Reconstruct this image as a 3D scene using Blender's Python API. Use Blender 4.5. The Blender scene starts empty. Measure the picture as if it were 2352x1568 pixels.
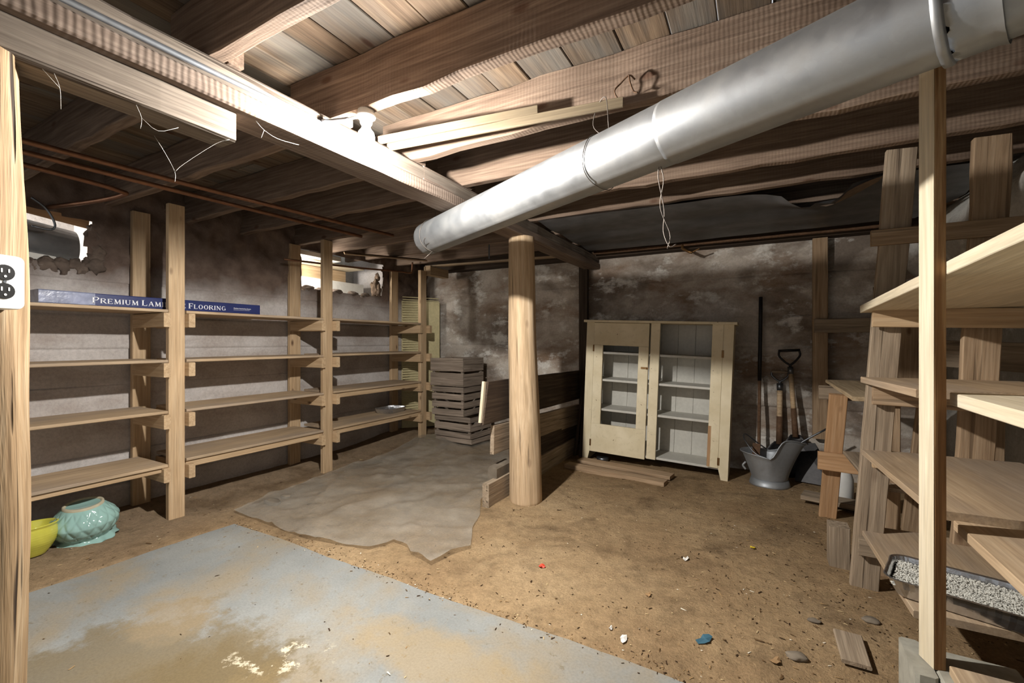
import bpy, bmesh, math, random
from mathutils import Vector, Matrix, noise, geometry

# ------------------------------------------------------------------ camera, world, exposure
scene = bpy.context.scene
col = scene.collection
H = 1.12
YAW = math.radians(28.9)
cam_d = bpy.data.cameras.new('camera')
cam_d.sensor_width = 36.0
cam_d.lens = 36.0 * 1020.0 / 2352.0
cam_d.clip_start = 0.02
cam = bpy.data.objects.new('camera', cam_d)
col.objects.link(cam)
cam.location = (0, 0, H)
cam.rotation_euler = (math.radians(90), 0, YAW)
scene.camera = cam

world = bpy.data.worlds.new('world')
scene.world = world
world.use_nodes = True
bgn = world.node_tree.nodes['Background']
bgn.inputs[0].default_value = (0.96, 0.98, 1.0, 1)
bgn.inputs[1].default_value = 0.55

BULB = Vector((-1.285, 1.195, 1.885))
BULB_STRENGTH = 8200.0
vs = scene.view_settings
vs.view_transform = 'Standard'
vs.look = 'None'
vs.gamma = 1.0
vs.use_curve_mapping = False
vs.exposure = 0.15
scene.cycles.max_bounces = 5
scene.cycles.diffuse_bounces = 3
scene.cycles.glossy_bounces = 3
scene.cycles.transparent_max_bounces = 6

rnd = random.Random(7)

# ------------------------------------------------------------------ helpers
def sr(r, g, b):
    def c(v):
        v /= 255.0
        return v / 12.92 if v <= 0.04045 else ((v + 0.055) / 1.055) ** 2.4
    return (c(r), c(g), c(b), 1.0)

class NT:
    def __init__(s, name):
        s.m = bpy.data.materials.new(name)
        s.m.use_nodes = True
        s.t = s.m.node_tree
        s.b = s.t.nodes['Principled BSDF']
    def n(s, typ, **kw):
        nd = s.t.nodes.new(typ)
        for k, v in kw.items():
            setattr(nd, k, v)
        return nd
    def l(s, a, b):
        s.t.links.new(a, b)
    def coords(s, scale=(1, 1, 1), rand=True, loc=(0, 0, 0)):
        tc = s.n('ShaderNodeTexCoord')
        out = tc.outputs['Object']
        if rand:
            oi = s.n('ShaderNodeObjectInfo')
            mu = s.n('ShaderNodeMath', operation='MULTIPLY')
            mu.inputs[1].default_value = 41.0
            s.l(oi.outputs['Random'], mu.inputs[0])
            ad = s.n('ShaderNodeVectorMath', operation='ADD')
            s.l(out, ad.inputs[0]); s.l(mu.outputs[0], ad.inputs[1])
            out = ad.outputs[0]
        mp = s.n('ShaderNodeMapping')
        mp.inputs['Scale'].default_value = scale
        mp.inputs['Location'].default_value = loc
        s.l(out, mp.inputs[0])
        return mp.outputs[0]
    def noise(s, vec, scale, detail=5, rough=.55, dist=0):
        nd = s.n('ShaderNodeTexNoise')
        nd.inputs['Scale'].default_value = scale
        nd.inputs['Detail'].default_value = detail
        nd.inputs['Roughness'].default_value = rough
        nd.inputs['Distortion'].default_value = dist
        s.l(vec, nd.inputs['Vector'])
        return nd.outputs[0]
    def ramp(s, fac, stops, interp='LINEAR'):
        nd = s.n('ShaderNodeValToRGB')
        cr = nd.color_ramp
        cr.interpolation = interp
        while len(cr.elements) < len(stops):
            cr.elements.new(0.5)
        for e, (p, c) in zip(cr.elements, stops):
            e.position = p
            e.color = c if len(c) == 4 else (*c, 1)
        s.l(fac, nd.inputs[0])
        return nd.outputs[0]
    def mix(s, fac, a, b, mode='MIX'):
        nd = s.n('ShaderNodeMix', data_type='RGBA', blend_type=mode)
        for sock, v in ((nd.inputs[0], fac), (nd.inputs[6], a), (nd.inputs[7], b)):
            if hasattr(v, 'is_output') or isinstance(v, bpy.types.NodeSocket):
                s.l(v, sock)
            else:
                sock.default_value = v
        return nd.outputs[2]
    def math(s, op, a, b=None):
        nd = s.n('ShaderNodeMath', operation=op)
        for i, v in enumerate((a, b)):
            if v is None: continue
            if isinstance(v, bpy.types.NodeSocket): s.l(v, nd.inputs[i])
            else: nd.inputs[i].default_value = v
        return nd.outputs[0]
    def bump(s, hgt, strength=.3, dist=.01):
        nd = s.n('ShaderNodeBump')
        nd.inputs['Strength'].default_value = strength
        nd.inputs['Distance'].default_value = dist
        s.l(hgt, nd.inputs['Height'])
        s.l(nd.outputs[0], s.b.inputs['Normal'])
    def color(s, c):
        if isinstance(c, bpy.types.NodeSocket): s.l(c, s.b.inputs['Base Color'])
        else: s.b.inputs['Base Color'].default_value = c
    def set(s, **kw):
        for k, v in kw.items():
            s.b.inputs[k.replace('_', ' ')].default_value = v
        return s.m

G = lambda v: (v, v, v, 1)

def wood(name, dark, mid, light, rough=.85, bump=.35, saw=0, knots=0.0, blotch=.45, var=.16, tone=None, cracks=0):
    w = NT(name)
    v = w.coords((.8, 20, 20))
    g = w.noise(v, 3.0, 4, .6, .35)
    c = w.ramp(g, [(.22, dark), (.5, mid), (.78, light)])
    vb = w.coords((1.5, 4, 4))
    bl = w.noise(vb, 1.6, 2, .6)
    c = w.mix(blotch, c, w.ramp(bl, [(.3, G(.35)), (.7, G(1))]), 'MULTIPLY')
    if tone:
        vt = w.coords((.9, 3, 3), loc=(9, 3, 1))
        c = w.mix(w.ramp(w.noise(vt, 1.3, 3), [(.42, G(0)), (.62, G(1))]), c, w.mix(.6, c, tone))
    vf = w.coords((6, 150, 150))
    fb = w.noise(vf, 1.0, 2, .6)
    c = w.mix(.35, c, w.ramp(fb, [(.3, G(.45)), (.65, G(1))]), 'MULTIPLY')
    if knots:
        vk = w.coords((2.2, 5, 5))
        vo = w.n('ShaderNodeTexVoronoi'); vo.inputs['Scale'].default_value = 1.5
        w.l(vk, vo.inputs['Vector'])
        k = w.ramp(vo.outputs['Distance'], [(.06, G(1)), (.13, G(.0))])
        c = w.mix(w.math('MULTIPLY', k, knots), c, sr(70, 38, 20))
    oi = w.n('ShaderNodeObjectInfo')
    hs = w.n('ShaderNodeHueSaturation')
    w.l(w.math('ADD', w.math('MULTIPLY', oi.outputs['Random'], var * 2), 1 - var), hs.inputs['Value'])
    w.l(c, hs.inputs['Color'])
    w.color(hs.outputs[0])
    hgt = w.math('ADD', w.math('MULTIPLY', g, .6), w.math('MULTIPLY', fb, .4))
    if cracks:
        vc = w.coords((.9, 26, 26), loc=(2, 7, 4))
        ck = w.ramp(w.noise(vc, 1.6, 2, .5, .15), [(.30, G(1)), (.36, G(0))])
        ck = w.math('MULTIPLY', ck, cracks)
        hs2 = w.mix(ck, hs.outputs[0], sr(46, 34, 24)); w.color(hs2)
        hgt = w.math('SUBTRACT', hgt, ck)
    if saw:
        vs_ = w.coords((1, 1, 1))
        wv = w.n('ShaderNodeTexWave', bands_direction='X')
        wv.inputs['Scale'].default_value = saw
        wv.inputs['Distortion'].default_value = 2.0
        wv.inputs['Detail'].default_value = 2
        w.l(vs_, wv.inputs['Vector'])
        hgt = w.math('ADD', hgt, w.math('MULTIPLY', wv.outputs[1], .22))
    w.bump(hgt, bump, .006)
    return w.set(Roughness=rough, Specular_IOR_Level=.25)

def plain(name, c, rough=.6, metal=0, var=.12, bump=.1, scale=30, spec=.4):
    w = NT(name)
    v = w.coords()
    n1 = w.noise(v, scale, 5)
    n2 = w.noise(v, scale * .15, 3)
    cc = w.mix(1, c, w.ramp(n1, [(.3, G(1 - 2 * var)), (.7, G(1))]), 'MULTIPLY')
    cc = w.mix(.7, cc, w.ramp(n2, [(.35, G(1 - 2 * var)), (.65, G(1))]), 'MULTIPLY')
    w.color(cc)
    if bump: w.bump(n1, bump, .003)
    return w.set(Roughness=rough, Metallic=metal, Specular_IOR_Level=spec)

M = {}
M['pine'] = wood('new_pine', sr(172, 143, 108), sr(196, 167, 131), sr(212, 186, 152), .7, .15, 0, .85, .22, .06)
M['pale'] = wood('pale_pine', sr(206, 190, 160), sr(220, 206, 178), sr(230, 219, 196), .7, .2, 0, .3, .15, .04)
M['roughbrown'] = wood('rough_brown_pine', sr(102, 72, 44), sr(142, 106, 70), sr(190, 158, 116), .9, .8, 0, 0, .3, .05)
M['ply'] = wood('shelf_plywood', sr(164, 138, 108), sr(188, 162, 130), sr(206, 182, 150), .8, .15, 0, .0, .3, .07, sr(150, 136, 122))
M['joist'] = wood('old_joist', sr(88, 72, 60), sr(126, 106, 90), sr(154, 134, 116), .9, .3, 22, .6, .35, .15)
M['subfloor'] = wood('subfloor_board', sr(80, 66, 52), sr(118, 99, 80), sr(146, 125, 102), .85, .35, 0, .7, .35, .22, sr(114, 114, 110))
M['beam'] = wood('sawn_beam', sr(98, 83, 73), sr(128, 111, 98), sr(148, 132, 119), .95, .4, 18, 0, .3, .08)
M['beam_up'] = wood('rough_hewn_beam', sr(90, 80, 70), sr(124, 112, 100), sr(148, 136, 122), .95, .8, 0, 0, .35, .08, cracks=.7)
M['strip'] = wood('strip_pine', sr(112, 98, 78), sr(130, 115, 92), sr(144, 128, 104), .7, .1, 0, 0, .15, .04)
M['log'] = wood('peeled_log', sr(168, 142, 108), sr(200, 172, 138), sr(220, 196, 164), .8, .4, 0, .35, .25, .06, cracks=.5)
M['logold'] = wood('weathered_log', sr(104, 80, 54), sr(156, 130, 98), sr(186, 166, 136), .85, .8, 0, .4, .4, .05, cracks=1.0)
M['grey'] = wood('weathered_grey_wood', sr(120, 104, 88), sr(160, 142, 120), sr(188, 170, 148), .95, .5, 0, .3, .35, .1, cracks=.6)
M['crate'] = wood('crate_wood', sr(110, 98, 86), sr(150, 135, 120), sr(178, 162, 146), .95, .6, 0, .2, .4, .16, cracks=.5)
M['brownboard'] = wood('brown_board', sr(138, 112, 86), sr(174, 147, 117), sr(198, 173, 143), .9, .4, 0, .6, .3, .1, cracks=.4)
M['orangeboard'] = wood('orange_board', sr(164, 124, 86), sr(190, 150, 110), sr(206, 170, 132), .85, .3, 0, .6, .25, .06)
M['darkboard'] = wood('dark_board', sr(52, 42, 35), sr(74, 61, 50), sr(98, 84, 70), .9, .3, 0, .1, .35, .12)
M['osb'] = wood('osb_edge', sr(140, 118, 90), sr(172, 150, 118), sr(194, 172, 142), .9, .5, 0, .0, .3, .06)

def cream_paint():
    w = NT('cream_paint')
    v = w.coords((1, 1, 1), rand=False)
    c = w.ramp(w.noise(v, 5, 5), [(.3, sr(212, 197, 162)), (.7, sr(231, 218, 188))])
    c = w.mix(w.ramp(w.noise(w.coords((8, 8, 1.2), rand=False), 3, 4), [(.55, G(0)), (.75, G(.5))]), c, sr(196, 182, 148))
    chip = w.ramp(w.noise(v, 26, 4, .7), [(.69, G(0)), (.72, G(1))])
    c = w.mix(chip, c, sr(110, 84, 56))
    w.color(c)
    w.bump(w.noise(v, 40, 4), .15, .003)
    return w.set(Roughness=.55, Specular_IOR_Level=.35)
M['cream'] = cream_paint()
M['white_paint'] = plain('old_white_paint', sr(205, 202, 192), .6, 0, .06, .1, 40)

def galv(name, c, rough=.35):
    w = NT(name)
    v = w.coords(rand=False)
    vo = w.n('ShaderNodeTexVoronoi'); vo.inputs['Scale'].default_value = 55
    w.l(v, vo.inputs['Vector'])
    sp = w.ramp(vo.outputs['Color'], [(.1, G(.93)), (.9, G(1))])
    d = w.noise(v, 7, 6, .65)
    cc = w.mix(1, c, sp, 'MULTIPLY')
    cc = w.mix(w.ramp(d, [(.45, G(0)), (.75, G(.5))]), cc, sr(150, 146, 138))
    w.color(cc)
    w.l(w.ramp(d, [(.3, G(rough)), (.75, G(rough + .3))]), w.b.inputs['Roughness'])
    w.bump(w.noise(v, 4, 3), .08, .01)
    return w.set(Metallic=.88)
M['galv'] = galv('galvanized_duct', sr(160, 162, 164), .4)
M['hod'] = galv('dull_galvanized', sr(176, 180, 184), .5)
M['steel'] = plain('grey_steel', sr(125, 128, 132), .4, .9, .12, .1, 40)
M['blacksteel'] = plain('black_steel', sr(52, 50, 50), .45, .5, .2, .1, 40)
M['conduit'] = plain('conduit_metal', sr(170, 175, 182), .4, .85, .08, .02, 40)
M['copper'] = plain('copper_pipe', sr(150, 108, 82), .45, .8, .15, .02, 20)
M['brass'] = plain('dull_brass', sr(140, 105, 66), .45, .8, .15, .05, 30)
M['rust'] = plain('rusty_iron', sr(122, 92, 68), .8, .3, .2, .2, 60)
M['foil'] = plain('foil', sr(205, 206, 208), .22, .95, .06, .25, 60)
M['wire'] = plain('wire', sr(120, 112, 104), .5, .6, .1, 0)
M['white'] = plain('white_plastic', sr(226, 226, 222), .4, 0, .03, 0)
M['blackplastic'] = plain('black_plastic', sr(30, 29, 28), .4, 0, .1, 0)
M['whiteprint'] = plain('white_print', sr(228, 228, 232), .6, 0, .02, 0)
M['bluebox'] = plain('blue_cardboard', sr(44, 52, 98), .35, 0, .08, .03, 12)
M['wrap'] = plain('clear_wrap_over_blue', sr(150, 156, 182), .25, 0, .22, .8, 18, .6)
M['foam'] = plain('white_foam', sr(236, 232, 222), .8, 0, .05, .1)
M['paper'] = plain('paper_scrap', sr(228, 224, 216), .8, 0, .06, .1)
M['red'] = plain('red_paper', sr(214, 74, 50), .6, 0, .1, .1)
M['blue'] = plain('blue_scrap', sr(64, 104, 122), .6, 0, .1, .1)
M['yellow'] = plain('yellow_leaf', sr(222, 192, 48), .7, 0, .1, .1)
M['leaf'] = plain('dry_leaf', sr(178, 142, 100), .85, 0, .2, .2)
M['tar'] = plain('black_building_paper', sr(112, 112, 114), .45, 0, .25, .5, 9, .5)
M['tarback'] = plain('brown_paper', sr(138, 116, 96), .85, 0, .15, .3)
M['stone'] = plain('stone', sr(136, 124, 108), .9, 0, .2, .5, 14)
M['earth'] = plain('earthy_rubble', sr(122, 106, 94), .95, 0, .2, .6, 25)
M['cblock'] = plain('concrete_block', sr(168, 164, 150), .95, 0, .14, .5, 30)
M['web'] = plain('cobweb', sr(190, 188, 180), .9, 0, .05, 0)
M['pellets'] = plain('litter_pellets', sr(216, 214, 204), .95, 0, .12, .1)
M['yellowglaze'] = plain('yellow_glaze', sr(208, 202, 84), .12, 0, .1, .06, 14, .6)
M['blueglaze'] = plain('celadon_glaze', sr(146, 180, 172), .1, 0, .07, .03, 10, .6)
M['clay'] = plain('bare_clay', sr(186, 176, 150), .8, 0, .1, .1)
M['panel'] = plain('yellow_foam_panel', sr(210, 197, 152), .85, 0, .08, .15, 40)
M['glassdark'] = plain('porcelain', sr(225, 222, 214), .25, 0, .04, 0)

def emit(name, c, s):
    w = NT(name)
    w.b.inputs['Base Color'].default_value = (.9, .9, .9, 1)
    w.b.inputs['Emission Color'].default_value = c
    w.b.inputs['Emission Strength'].default_value = s
    return w.m
M['bulb'] = emit('lit_bulb_glass', (1.0, .97, .925, 1), BULB_STRENGTH)
M['bulb_upper'] = emit('lit_bulb_shoulder', (1.0, .97, .925, 1), BULB_STRENGTH * .025)

def concrete(name, c1, c2, stain, stainamt=.5, white=None, crack=False, bump=.5, horiz=3.0, soot=None, earth=False):
    w = NT(name)
    v = w.coords(rand=False)
    c = w.ramp(w.noise(v, 2.2, 8, .65), [(.3, c1), (.68, c2)])
    vh = w.coords((1, 1, horiz), rand=False, loc=(3, 1, 5))
    st = w.ramp(w.noise(vh, 1.5, 6, .62, .3), [(.46, G(0)), (.64, G(stainamt))])
    c = w.mix(st, c, stain)
    if soot:
        so = w.ramp(w.noise(w.coords((1, 1, 1.4), rand=False, loc=(7, 2, 9)), 1.1, 5, .6, .4), [(.5, G(0)), (.62, G(.8))])
        c = w.mix(so, c, soot)
    if white:
        wh = w.ramp(w.noise(w.coords((1, 1, 1.6), rand=False, loc=(1, 8, 2)), 3.3, 7, .7), [(.535, G(0)), (.63, G(.8))])
        c = w.mix(wh, c, white)
    fine = w.noise(v, 60, 4, .7)
    c = w.mix(.5, c, w.ramp(fine, [(.3, G(.6)), (.6, G(1))]), 'MULTIPLY')
    hgt = w.math('ADD', w.math('MULTIPLY', w.noise(v, 14, 6, .7), .7), w.math('MULTIPLY', fine, .3))
    if crack:
        dv = w.n('ShaderNodeVectorMath', operation='ADD')
        nn = w.n('ShaderNodeTexNoise'); nn.inputs['Scale'].default_value = 3
        w.l(v, nn.inputs['Vector'])
        sc = w.n('ShaderNodeVectorMath', operation='SCALE'); sc.inputs['Scale'].default_value = .5
        w.l(nn.outputs['Color'], sc.inputs[0])
        w.l(v, dv.inputs[0]); w.l(sc.outputs[0], dv.inputs[1])
        vo = w.n('ShaderNodeTexVoronoi', feature='DISTANCE_TO_EDGE'); vo.inputs['Scale'].default_value = 1.1
        w.l(dv.outputs[0], vo.inputs['Vector'])
        ck = w.ramp(vo.outputs['Distance'], [(.0, G(.7)), (.006, G(0))])
        gate = w.ramp(w.noise(v, 1.7, 2), [(.56, G(0)), (.66, G(1))])
        ck = w.math('MULTIPLY', ck, gate)
        c = w.mix(ck, c, sr(50, 42, 36))
        hgt = w.math('SUBTRACT', hgt, ck)
    if earth:
        tcz = w.n('ShaderNodeTexCoord'); sp = w.n('ShaderNodeSeparateXYZ'); w.l(tcz.outputs['Object'], sp.inputs[0])
        zz = w.math('ADD', sp.outputs[2], w.math('MULTIPLY', w.math('SUBTRACT', w.noise(v, 2.5, 4), .5), .5))
        mr = w.n('ShaderNodeMapRange'); mr.inputs[1].default_value = 1.42; mr.inputs[2].default_value = 1.62
        w.l(zz, mr.inputs[0])
        c = w.mix(mr.outputs[0], c, w.ramp(w.noise(v, 7, 5, .65), [(.3, sr(84, 70, 62)), (.7, sr(128, 110, 98))]))
    w.color(c)
    w.bump(hgt, bump, .012)
    return w.set(Roughness=.92, Specular_IOR_Level=.2)
M['wall_left'] = concrete('board_formed_concrete', sr(170, 162, 156), sr(206, 200, 196), sr(150, 134, 122), .5, earth=True)
M['wall_back'] = concrete('stained_concrete', sr(172, 160, 146), sr(208, 198, 186), sr(128, 102, 80), .85, sr(226, 222, 214), False, .7, 2.0, sr(104, 90, 78))
M['wall_right'] = concrete('whitewashed_concrete', sr(168, 164, 156), sr(206, 204, 198), sr(140, 128, 112), .5, sr(224, 222, 216), False, .8, 1.5)

def dirt():
    w = NT('packed_dirt')
    v = w.coords(rand=False)
    c = w.ramp(w.noise(v, 1.3, 8, .6), [(.32, sr(148, 121, 90)), (.5, sr(171, 144, 109)), (.7, sr(188, 162, 126))])
    g = w.n('ShaderNodeTexGradient')          # soil colour turns greyer towards the shelving side of the cellar
    tc = w.n('ShaderNodeTexCoord'); mp = w.n('ShaderNodeMapping')
    mp.inputs['Location'].default_value = (2.9, 0, 0); mp.inputs['Scale'].default_value = (.8, 1, 1)
    w.l(tc.outputs['Object'], mp.inputs[0]); w.l(mp.outputs[0], g.inputs[0])
    gm = w.math('ADD', g.outputs[1], w.math('MULTIPLY', w.math('SUBTRACT', w.noise(v, 3, 4), .5), .6))
    c = w.mix(w.ramp(gm, [(.2, G(.75)), (.8, G(0))]), c, sr(150, 130, 108))
    dk = w.ramp(w.noise(v, 2.6, 5, .6, .5), [(.5, G(0)), (.66, G(.7))])
    c = w.mix(dk, c, sr(116, 94, 70))
    mid = w.noise(v, 17, 5, .7)
    c = w.mix(.55, c, w.ramp(mid, [(.34, G(.55)), (.6, G(1.0))]), 'MULTIPLY')
    fine = w.noise(v, 90, 4, .75)
    c = w.mix(.6, c, w.ramp(fine, [(.3, G(.5)), (.62, G(1))]), 'MULTIPLY')
    vo = w.n('ShaderNodeTexVoronoi'); vo.inputs['Scale'].default_value = 42
    w.l(v, vo.inputs['Vector'])
    sp = w.ramp(vo.outputs['Distance'], [(.05, G(1)), (.1, G(0))])
    c = w.mix(w.math('MULTIPLY', sp, .6), c, w.ramp(vo.outputs['Color'], [(.3, sr(60, 46, 34)), (.7, sr(190, 170, 136))]))
    w.color(c)
    h = w.math('ADD', w.math('MULTIPLY', w.noise(v, 16, 8, .7), .7), w.math('MULTIPLY', fine, .35))
    w.bump(h, .8, .025)
    return w.set(Roughness=.95, Specular_IOR_Level=.1)
M['dirt'] = dirt()

def slab_mat():
    w = NT('painted_slab')
    v = w.coords(rand=False)
    c = w.ramp(w.noise(v, 1.6, 7, .6), [(.3, sr(118, 120, 118)), (.7, sr(146, 146, 141))])
    # dust and soil tracked over the slab, heaviest in an old stain near its middle and along the dirt
    tan = w.ramp(w.noise(v, 1.9, 7, .62, .3), [(.45, G(0)), (.62, G(.75))])
    c = w.mix(tan, c, sr(142, 127, 102))
    sp2 = w.ramp(w.noise(v, 30, 5, .75), [(.60, G(0)), (.68, G(.7))])
    c = w.mix(sp2, c, sr(112, 98, 76))
    tc = w.n('ShaderNodeTexCoord')
    def patch(cx, cy, sx, sy, lo, hi, colr, amt, c, rot=0):
        mp = w.n('ShaderNodeMapping', vector_type='TEXTURE')
        mp.inputs['Location'].default_value = (cx, cy, 0); mp.inputs['Scale'].default_value = (sx, sy, 1)
        mp.inputs['Rotation'].default_value = (0, 0, rot)
        w.l(tc.outputs['Object'], mp.inputs[0])
        ln = w.n('ShaderNodeVectorMath', operation='LENGTH'); w.l(mp.outputs[0], ln.inputs[0])
        d = w.math('ADD', ln.outputs['Value'], w.math('MULTIPLY', w.math('SUBTRACT', w.noise(v, 3.6, 8, .72), .5), 2.4))
        return w.mix(w.ramp(d, [(lo, G(amt)), (hi, G(0))]), c, colr)
    c = patch(-1.70, .58, .66, .52, .72, .98, sr(112, 98, 72), .8, c, .1)
    c = patch(-1.55, .80, .34, .22, .5, .9, sr(108, 92, 62), .7, c, .3)
    c = patch(-1.2, .72, .34, .3, .5, 1.0, sr(132, 112, 76), .8, c)
    c = patch(-2.05, .9, .22, .16, .5, 1.0, sr(146, 128, 100), .6, c)
    c = patch(-1.0, 1.25, .5, .16, .5, 1.0, sr(158, 134, 92), .5, c)
    wsp = w.ramp(w.noise(v, 13, 5, .7), [(.56, G(0)), (.62, G(.85))])
    mp = w.n('ShaderNodeMapping', vector_type='TEXTURE')
    mp.inputs['Location'].default_value = (-1.48, .97, 0); mp.inputs['Scale'].default_value = (.24, .12, 1); mp.inputs['Rotation'].default_value = (0, 0, .5)
    w.l(tc.outputs['Object'], mp.inputs[0])
    ln = w.n('ShaderNodeVectorMath', operation='LENGTH'); w.l(mp.outputs[0], ln.inputs[0])
    c = w.mix(w.math('MULTIPLY', wsp, w.ramp(ln.outputs['Value'], [(.5, G(1)), (1, G(0))])), c, sr(214, 204, 178))
    fine = w.noise(v, 110, 4, .7)
    c = w.mix(.45, c, w.ramp(fine, [(.3, G(.6)), (.6, G(1))]), 'MULTIPLY')
    w.color(c)
    w.bump(w.math('ADD', w.noise(v, 9, 7, .65), w.math('MULTIPLY', fine, .2)), .18, .012)
    return w.set(Roughness=.8, Specular_IOR_Level=.3)
M['slab'] = slab_mat()

def plastic():
    w = NT('dusty_clear_plastic')
    v = w.coords(rand=False)
    n = w.noise(v, 3, 7, .65)
    w.color(w.ramp(n, [(.3, sr(150, 142, 128)), (.7, sr(186, 180, 168))]))
    w.l(w.ramp(w.noise(v, 2.2, 5), [(.3, G(.28)), (.7, G(.58))]), w.b.inputs['Alpha'])
    w.bump(w.noise(v, 14, 5, .6), .4, .012)
    return w.set(Roughness=.12, Specular_IOR_Level=.7)
M['plastic'] = plastic()

def litter_mat():
    w = NT('floor_chips')
    ge = w.n('ShaderNodeNewGeometry')
    w.color(w.ramp(ge.outputs['Random Per Island'], [(.0, sr(62, 46, 32)), (.35, sr(96, 74, 50)), (.6, sr(150, 122, 86)), (.85, sr(190, 166, 126)), (.97, sr(220, 210, 190))], 'CONSTANT'))
    return w.set(Roughness=.95, Specular_IOR_Level=.1)
M['chips'] = litter_mat()

# ---- meshes
def mesh_obj(name, verts, faces, mat, parent=None, mtx=None, smooth=False):
    me = bpy.data.meshes.new(name)
    me.from_pydata([tuple(v) for v in verts], [], faces)
    me.update()
    if mat: me.materials.append(mat)
    if smooth:
        for p in me.polygons: p.use_smooth = True
    o = bpy.data.objects.new(name, me)
    col.objects.link(o)
    place(o, parent, mtx)
    return o

def place(o, parent=None, mtx=None):
    m = mtx.copy() if mtx is not None else Matrix.Identity(4)
    if parent is not None:
        o.parent = parent
        m = wmat(parent).inverted() @ m
    o.matrix_basis = m

def wmat(o):
    return (wmat(o.parent) @ o.matrix_basis) if o.parent else o.matrix_basis.copy()

def thing(name, label, cat, loc=(0, 0, 0), group=None, kind=None):
    o = bpy.data.objects.new(name, None)
    o.empty_display_size = .05
    col.objects.link(o)
    o.location = loc
    o.matrix_basis = Matrix.Translation(loc)
    return tag(o, label, cat, group, kind)

def tag(o, label=None, cat=None, group=None, kind=None):
    if label: o['label'] = label
    if cat: o['category'] = cat
    if group: o['group'] = group
    if kind: o['kind'] = kind
    return o

def frame(p0, xdir, zhint):
    x = Vector(xdir).normalized()
    z = Vector(zhint)
    z = (z - x * z.dot(x)).normalized()
    y = z.cross(x)
    m = Matrix((x, y, z)).transposed().to_4x4()
    m.translation = Vector(p0)
    return m

def plank(name, p0, p1, w, t, n, mat, parent=None, wob=.0015, ch=.003, taper=1.0, bow=0.0, seg=None, skew0=0, skew1=0):
    """board from p0 to p1 (centre line); w across, t thick along hint n"""
    p0, p1 = Vector(p0), Vector(p1)
    L = (p1 - p0).length
    m = frame(p0, p1 - p0, n)
    seg = seg or max(1, min(24, int(L / .14)))
    r = random.Random(hash((round(p0.x, 3), round(p0.y, 3), round(p0.z, 3), round(L, 3))) & 0xffff)
    ch = min(ch, t * .3, w * .3)
    V, Fc = [], []
    ph = r.random() * 9
    for i in range(seg + 1):
        u = i / seg
        s = 1 + (taper - 1) * u
        a, b = w / 2 * s, t / 2
        bw = bow * 4 * u * (1 - u)
        cs = [(-a + ch, -b), (a - ch, -b), (a, -b + ch), (a, b - ch), (a - ch, b), (-a + ch, b), (-a, b - ch), (-a, -b + ch)]
        for k, (yy, zz) in enumerate(cs):
            jy = noise.noise((u * L * 5, ph, (1 if yy > 0 else -1) * 7)) * wob
            jz = noise.noise((u * L * 4, ph + 20, (1 if zz > 0 else -1) * 7)) * wob * .6
            dx = 0
            if i == 0: dx = skew0 * yy
            if i == seg: dx = skew1 * yy
            V.append((u * L + dx, yy + jy, zz + jz + bw))
    for i in range(seg):
        for k in range(8):
            a0 = i * 8 + k; a1 = i * 8 + (k + 1) % 8
            Fc.append((a0, a1, a1 + 8, a0 + 8))
    Fc.append(tuple(range(7, -1, -1)))
    Fc.append(tuple(seg * 8 + k for k in range(8)))
    Fc = [tuple(reversed(f)) for f in Fc]
    return mesh_obj(name, V, Fc, mat, parent, m)

def box(name, lo, hi, mat, parent=None, ch=.003, wob=.001, axis=None):
    """axis-aligned board, grain along its longest side"""
    lo, hi = Vector(lo), Vector(hi)
    c = (lo + hi) / 2; d = hi - lo
    ax = max(range(3), key=lambda i: d[i]) if axis is None else axis
    th = min((i for i in range(3) if i != ax), key=lambda i: d[i])
    wi = 3 - ax - th
    p0 = c.copy(); p0[ax] = lo[ax]
    p1 = c.copy(); p1[ax] = hi[ax]
    n = Vector((0, 0, 0)); n[th] = 1
    return plank(name, p0, p1, d[wi], d[th], n, mat, parent, wob, ch)

def catmull(pts, k=6):
    pts = [Vector(p) for p in pts]
    if len(pts) < 3: return pts
    out = []
    P_ = [pts[0] * 2 - pts[1]] + pts + [pts[-1] * 2 - pts[-2]]
    for i in range(1, len(P_) - 2):
        a, b, c, d = P_[i - 1:i + 3]
        for j in range(k):
            t = j / k
            out.append(.5 * ((2 * b) + (c - a) * t + (2 * a - 5 * b + 4 * c - d) * t * t + (3 * b - a - 3 * c + d) * t ** 3))
    out.append(pts[-1])
    return out

def tube(name, pts, r, mat, parent=None, sides=8, smooth=True, k=6, cap=True, rfn=None, join=None):
    pts = catmull(pts, k) if k > 1 else [Vector(p) for p in pts]
    V, Fc = ([], []) if join is None else join
    base = len(V)
    up = Vector((0, 0, 1))
    t0 = (pts[1] - pts[0]).normalized()
    if abs(t0.dot(up)) > .9: up = Vector((1, 0, 0))
    nx = (up - t0 * up.dot(t0)).normalized()
    n = len(pts)
    for i, p in enumerate(pts):
        t = (pts[min(i + 1, n - 1)] - pts[max(i - 1, 0)]).normalized()
        nx = (nx - t * nx.dot(t)).normalized()
        ny = t.cross(nx)
        rr = r if rfn is None else r * rfn(i / (n - 1))
        for s in range(sides):
            a = 2 * math.pi * s / sides
            V.append(p + (nx * math.cos(a) + ny * math.sin(a)) * rr)
    for i in range(n - 1):
        for s in range(sides):
            a0 = base + i * sides + s; a1 = base + i * sides + (s + 1) % sides
            Fc.append((a0, a1, a1 + sides, a0 + sides))
    if cap:
        Fc.append(tuple(base + s for s in range(sides - 1, -1, -1)))
        Fc.append(tuple(base + (n - 1) * sides + s for s in range(sides)))
    if join is not None: return None
    c = pts[0]
    return mesh_obj(name, [v - c for v in V], Fc, mat, parent, Matrix.Translation(c), smooth)

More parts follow.
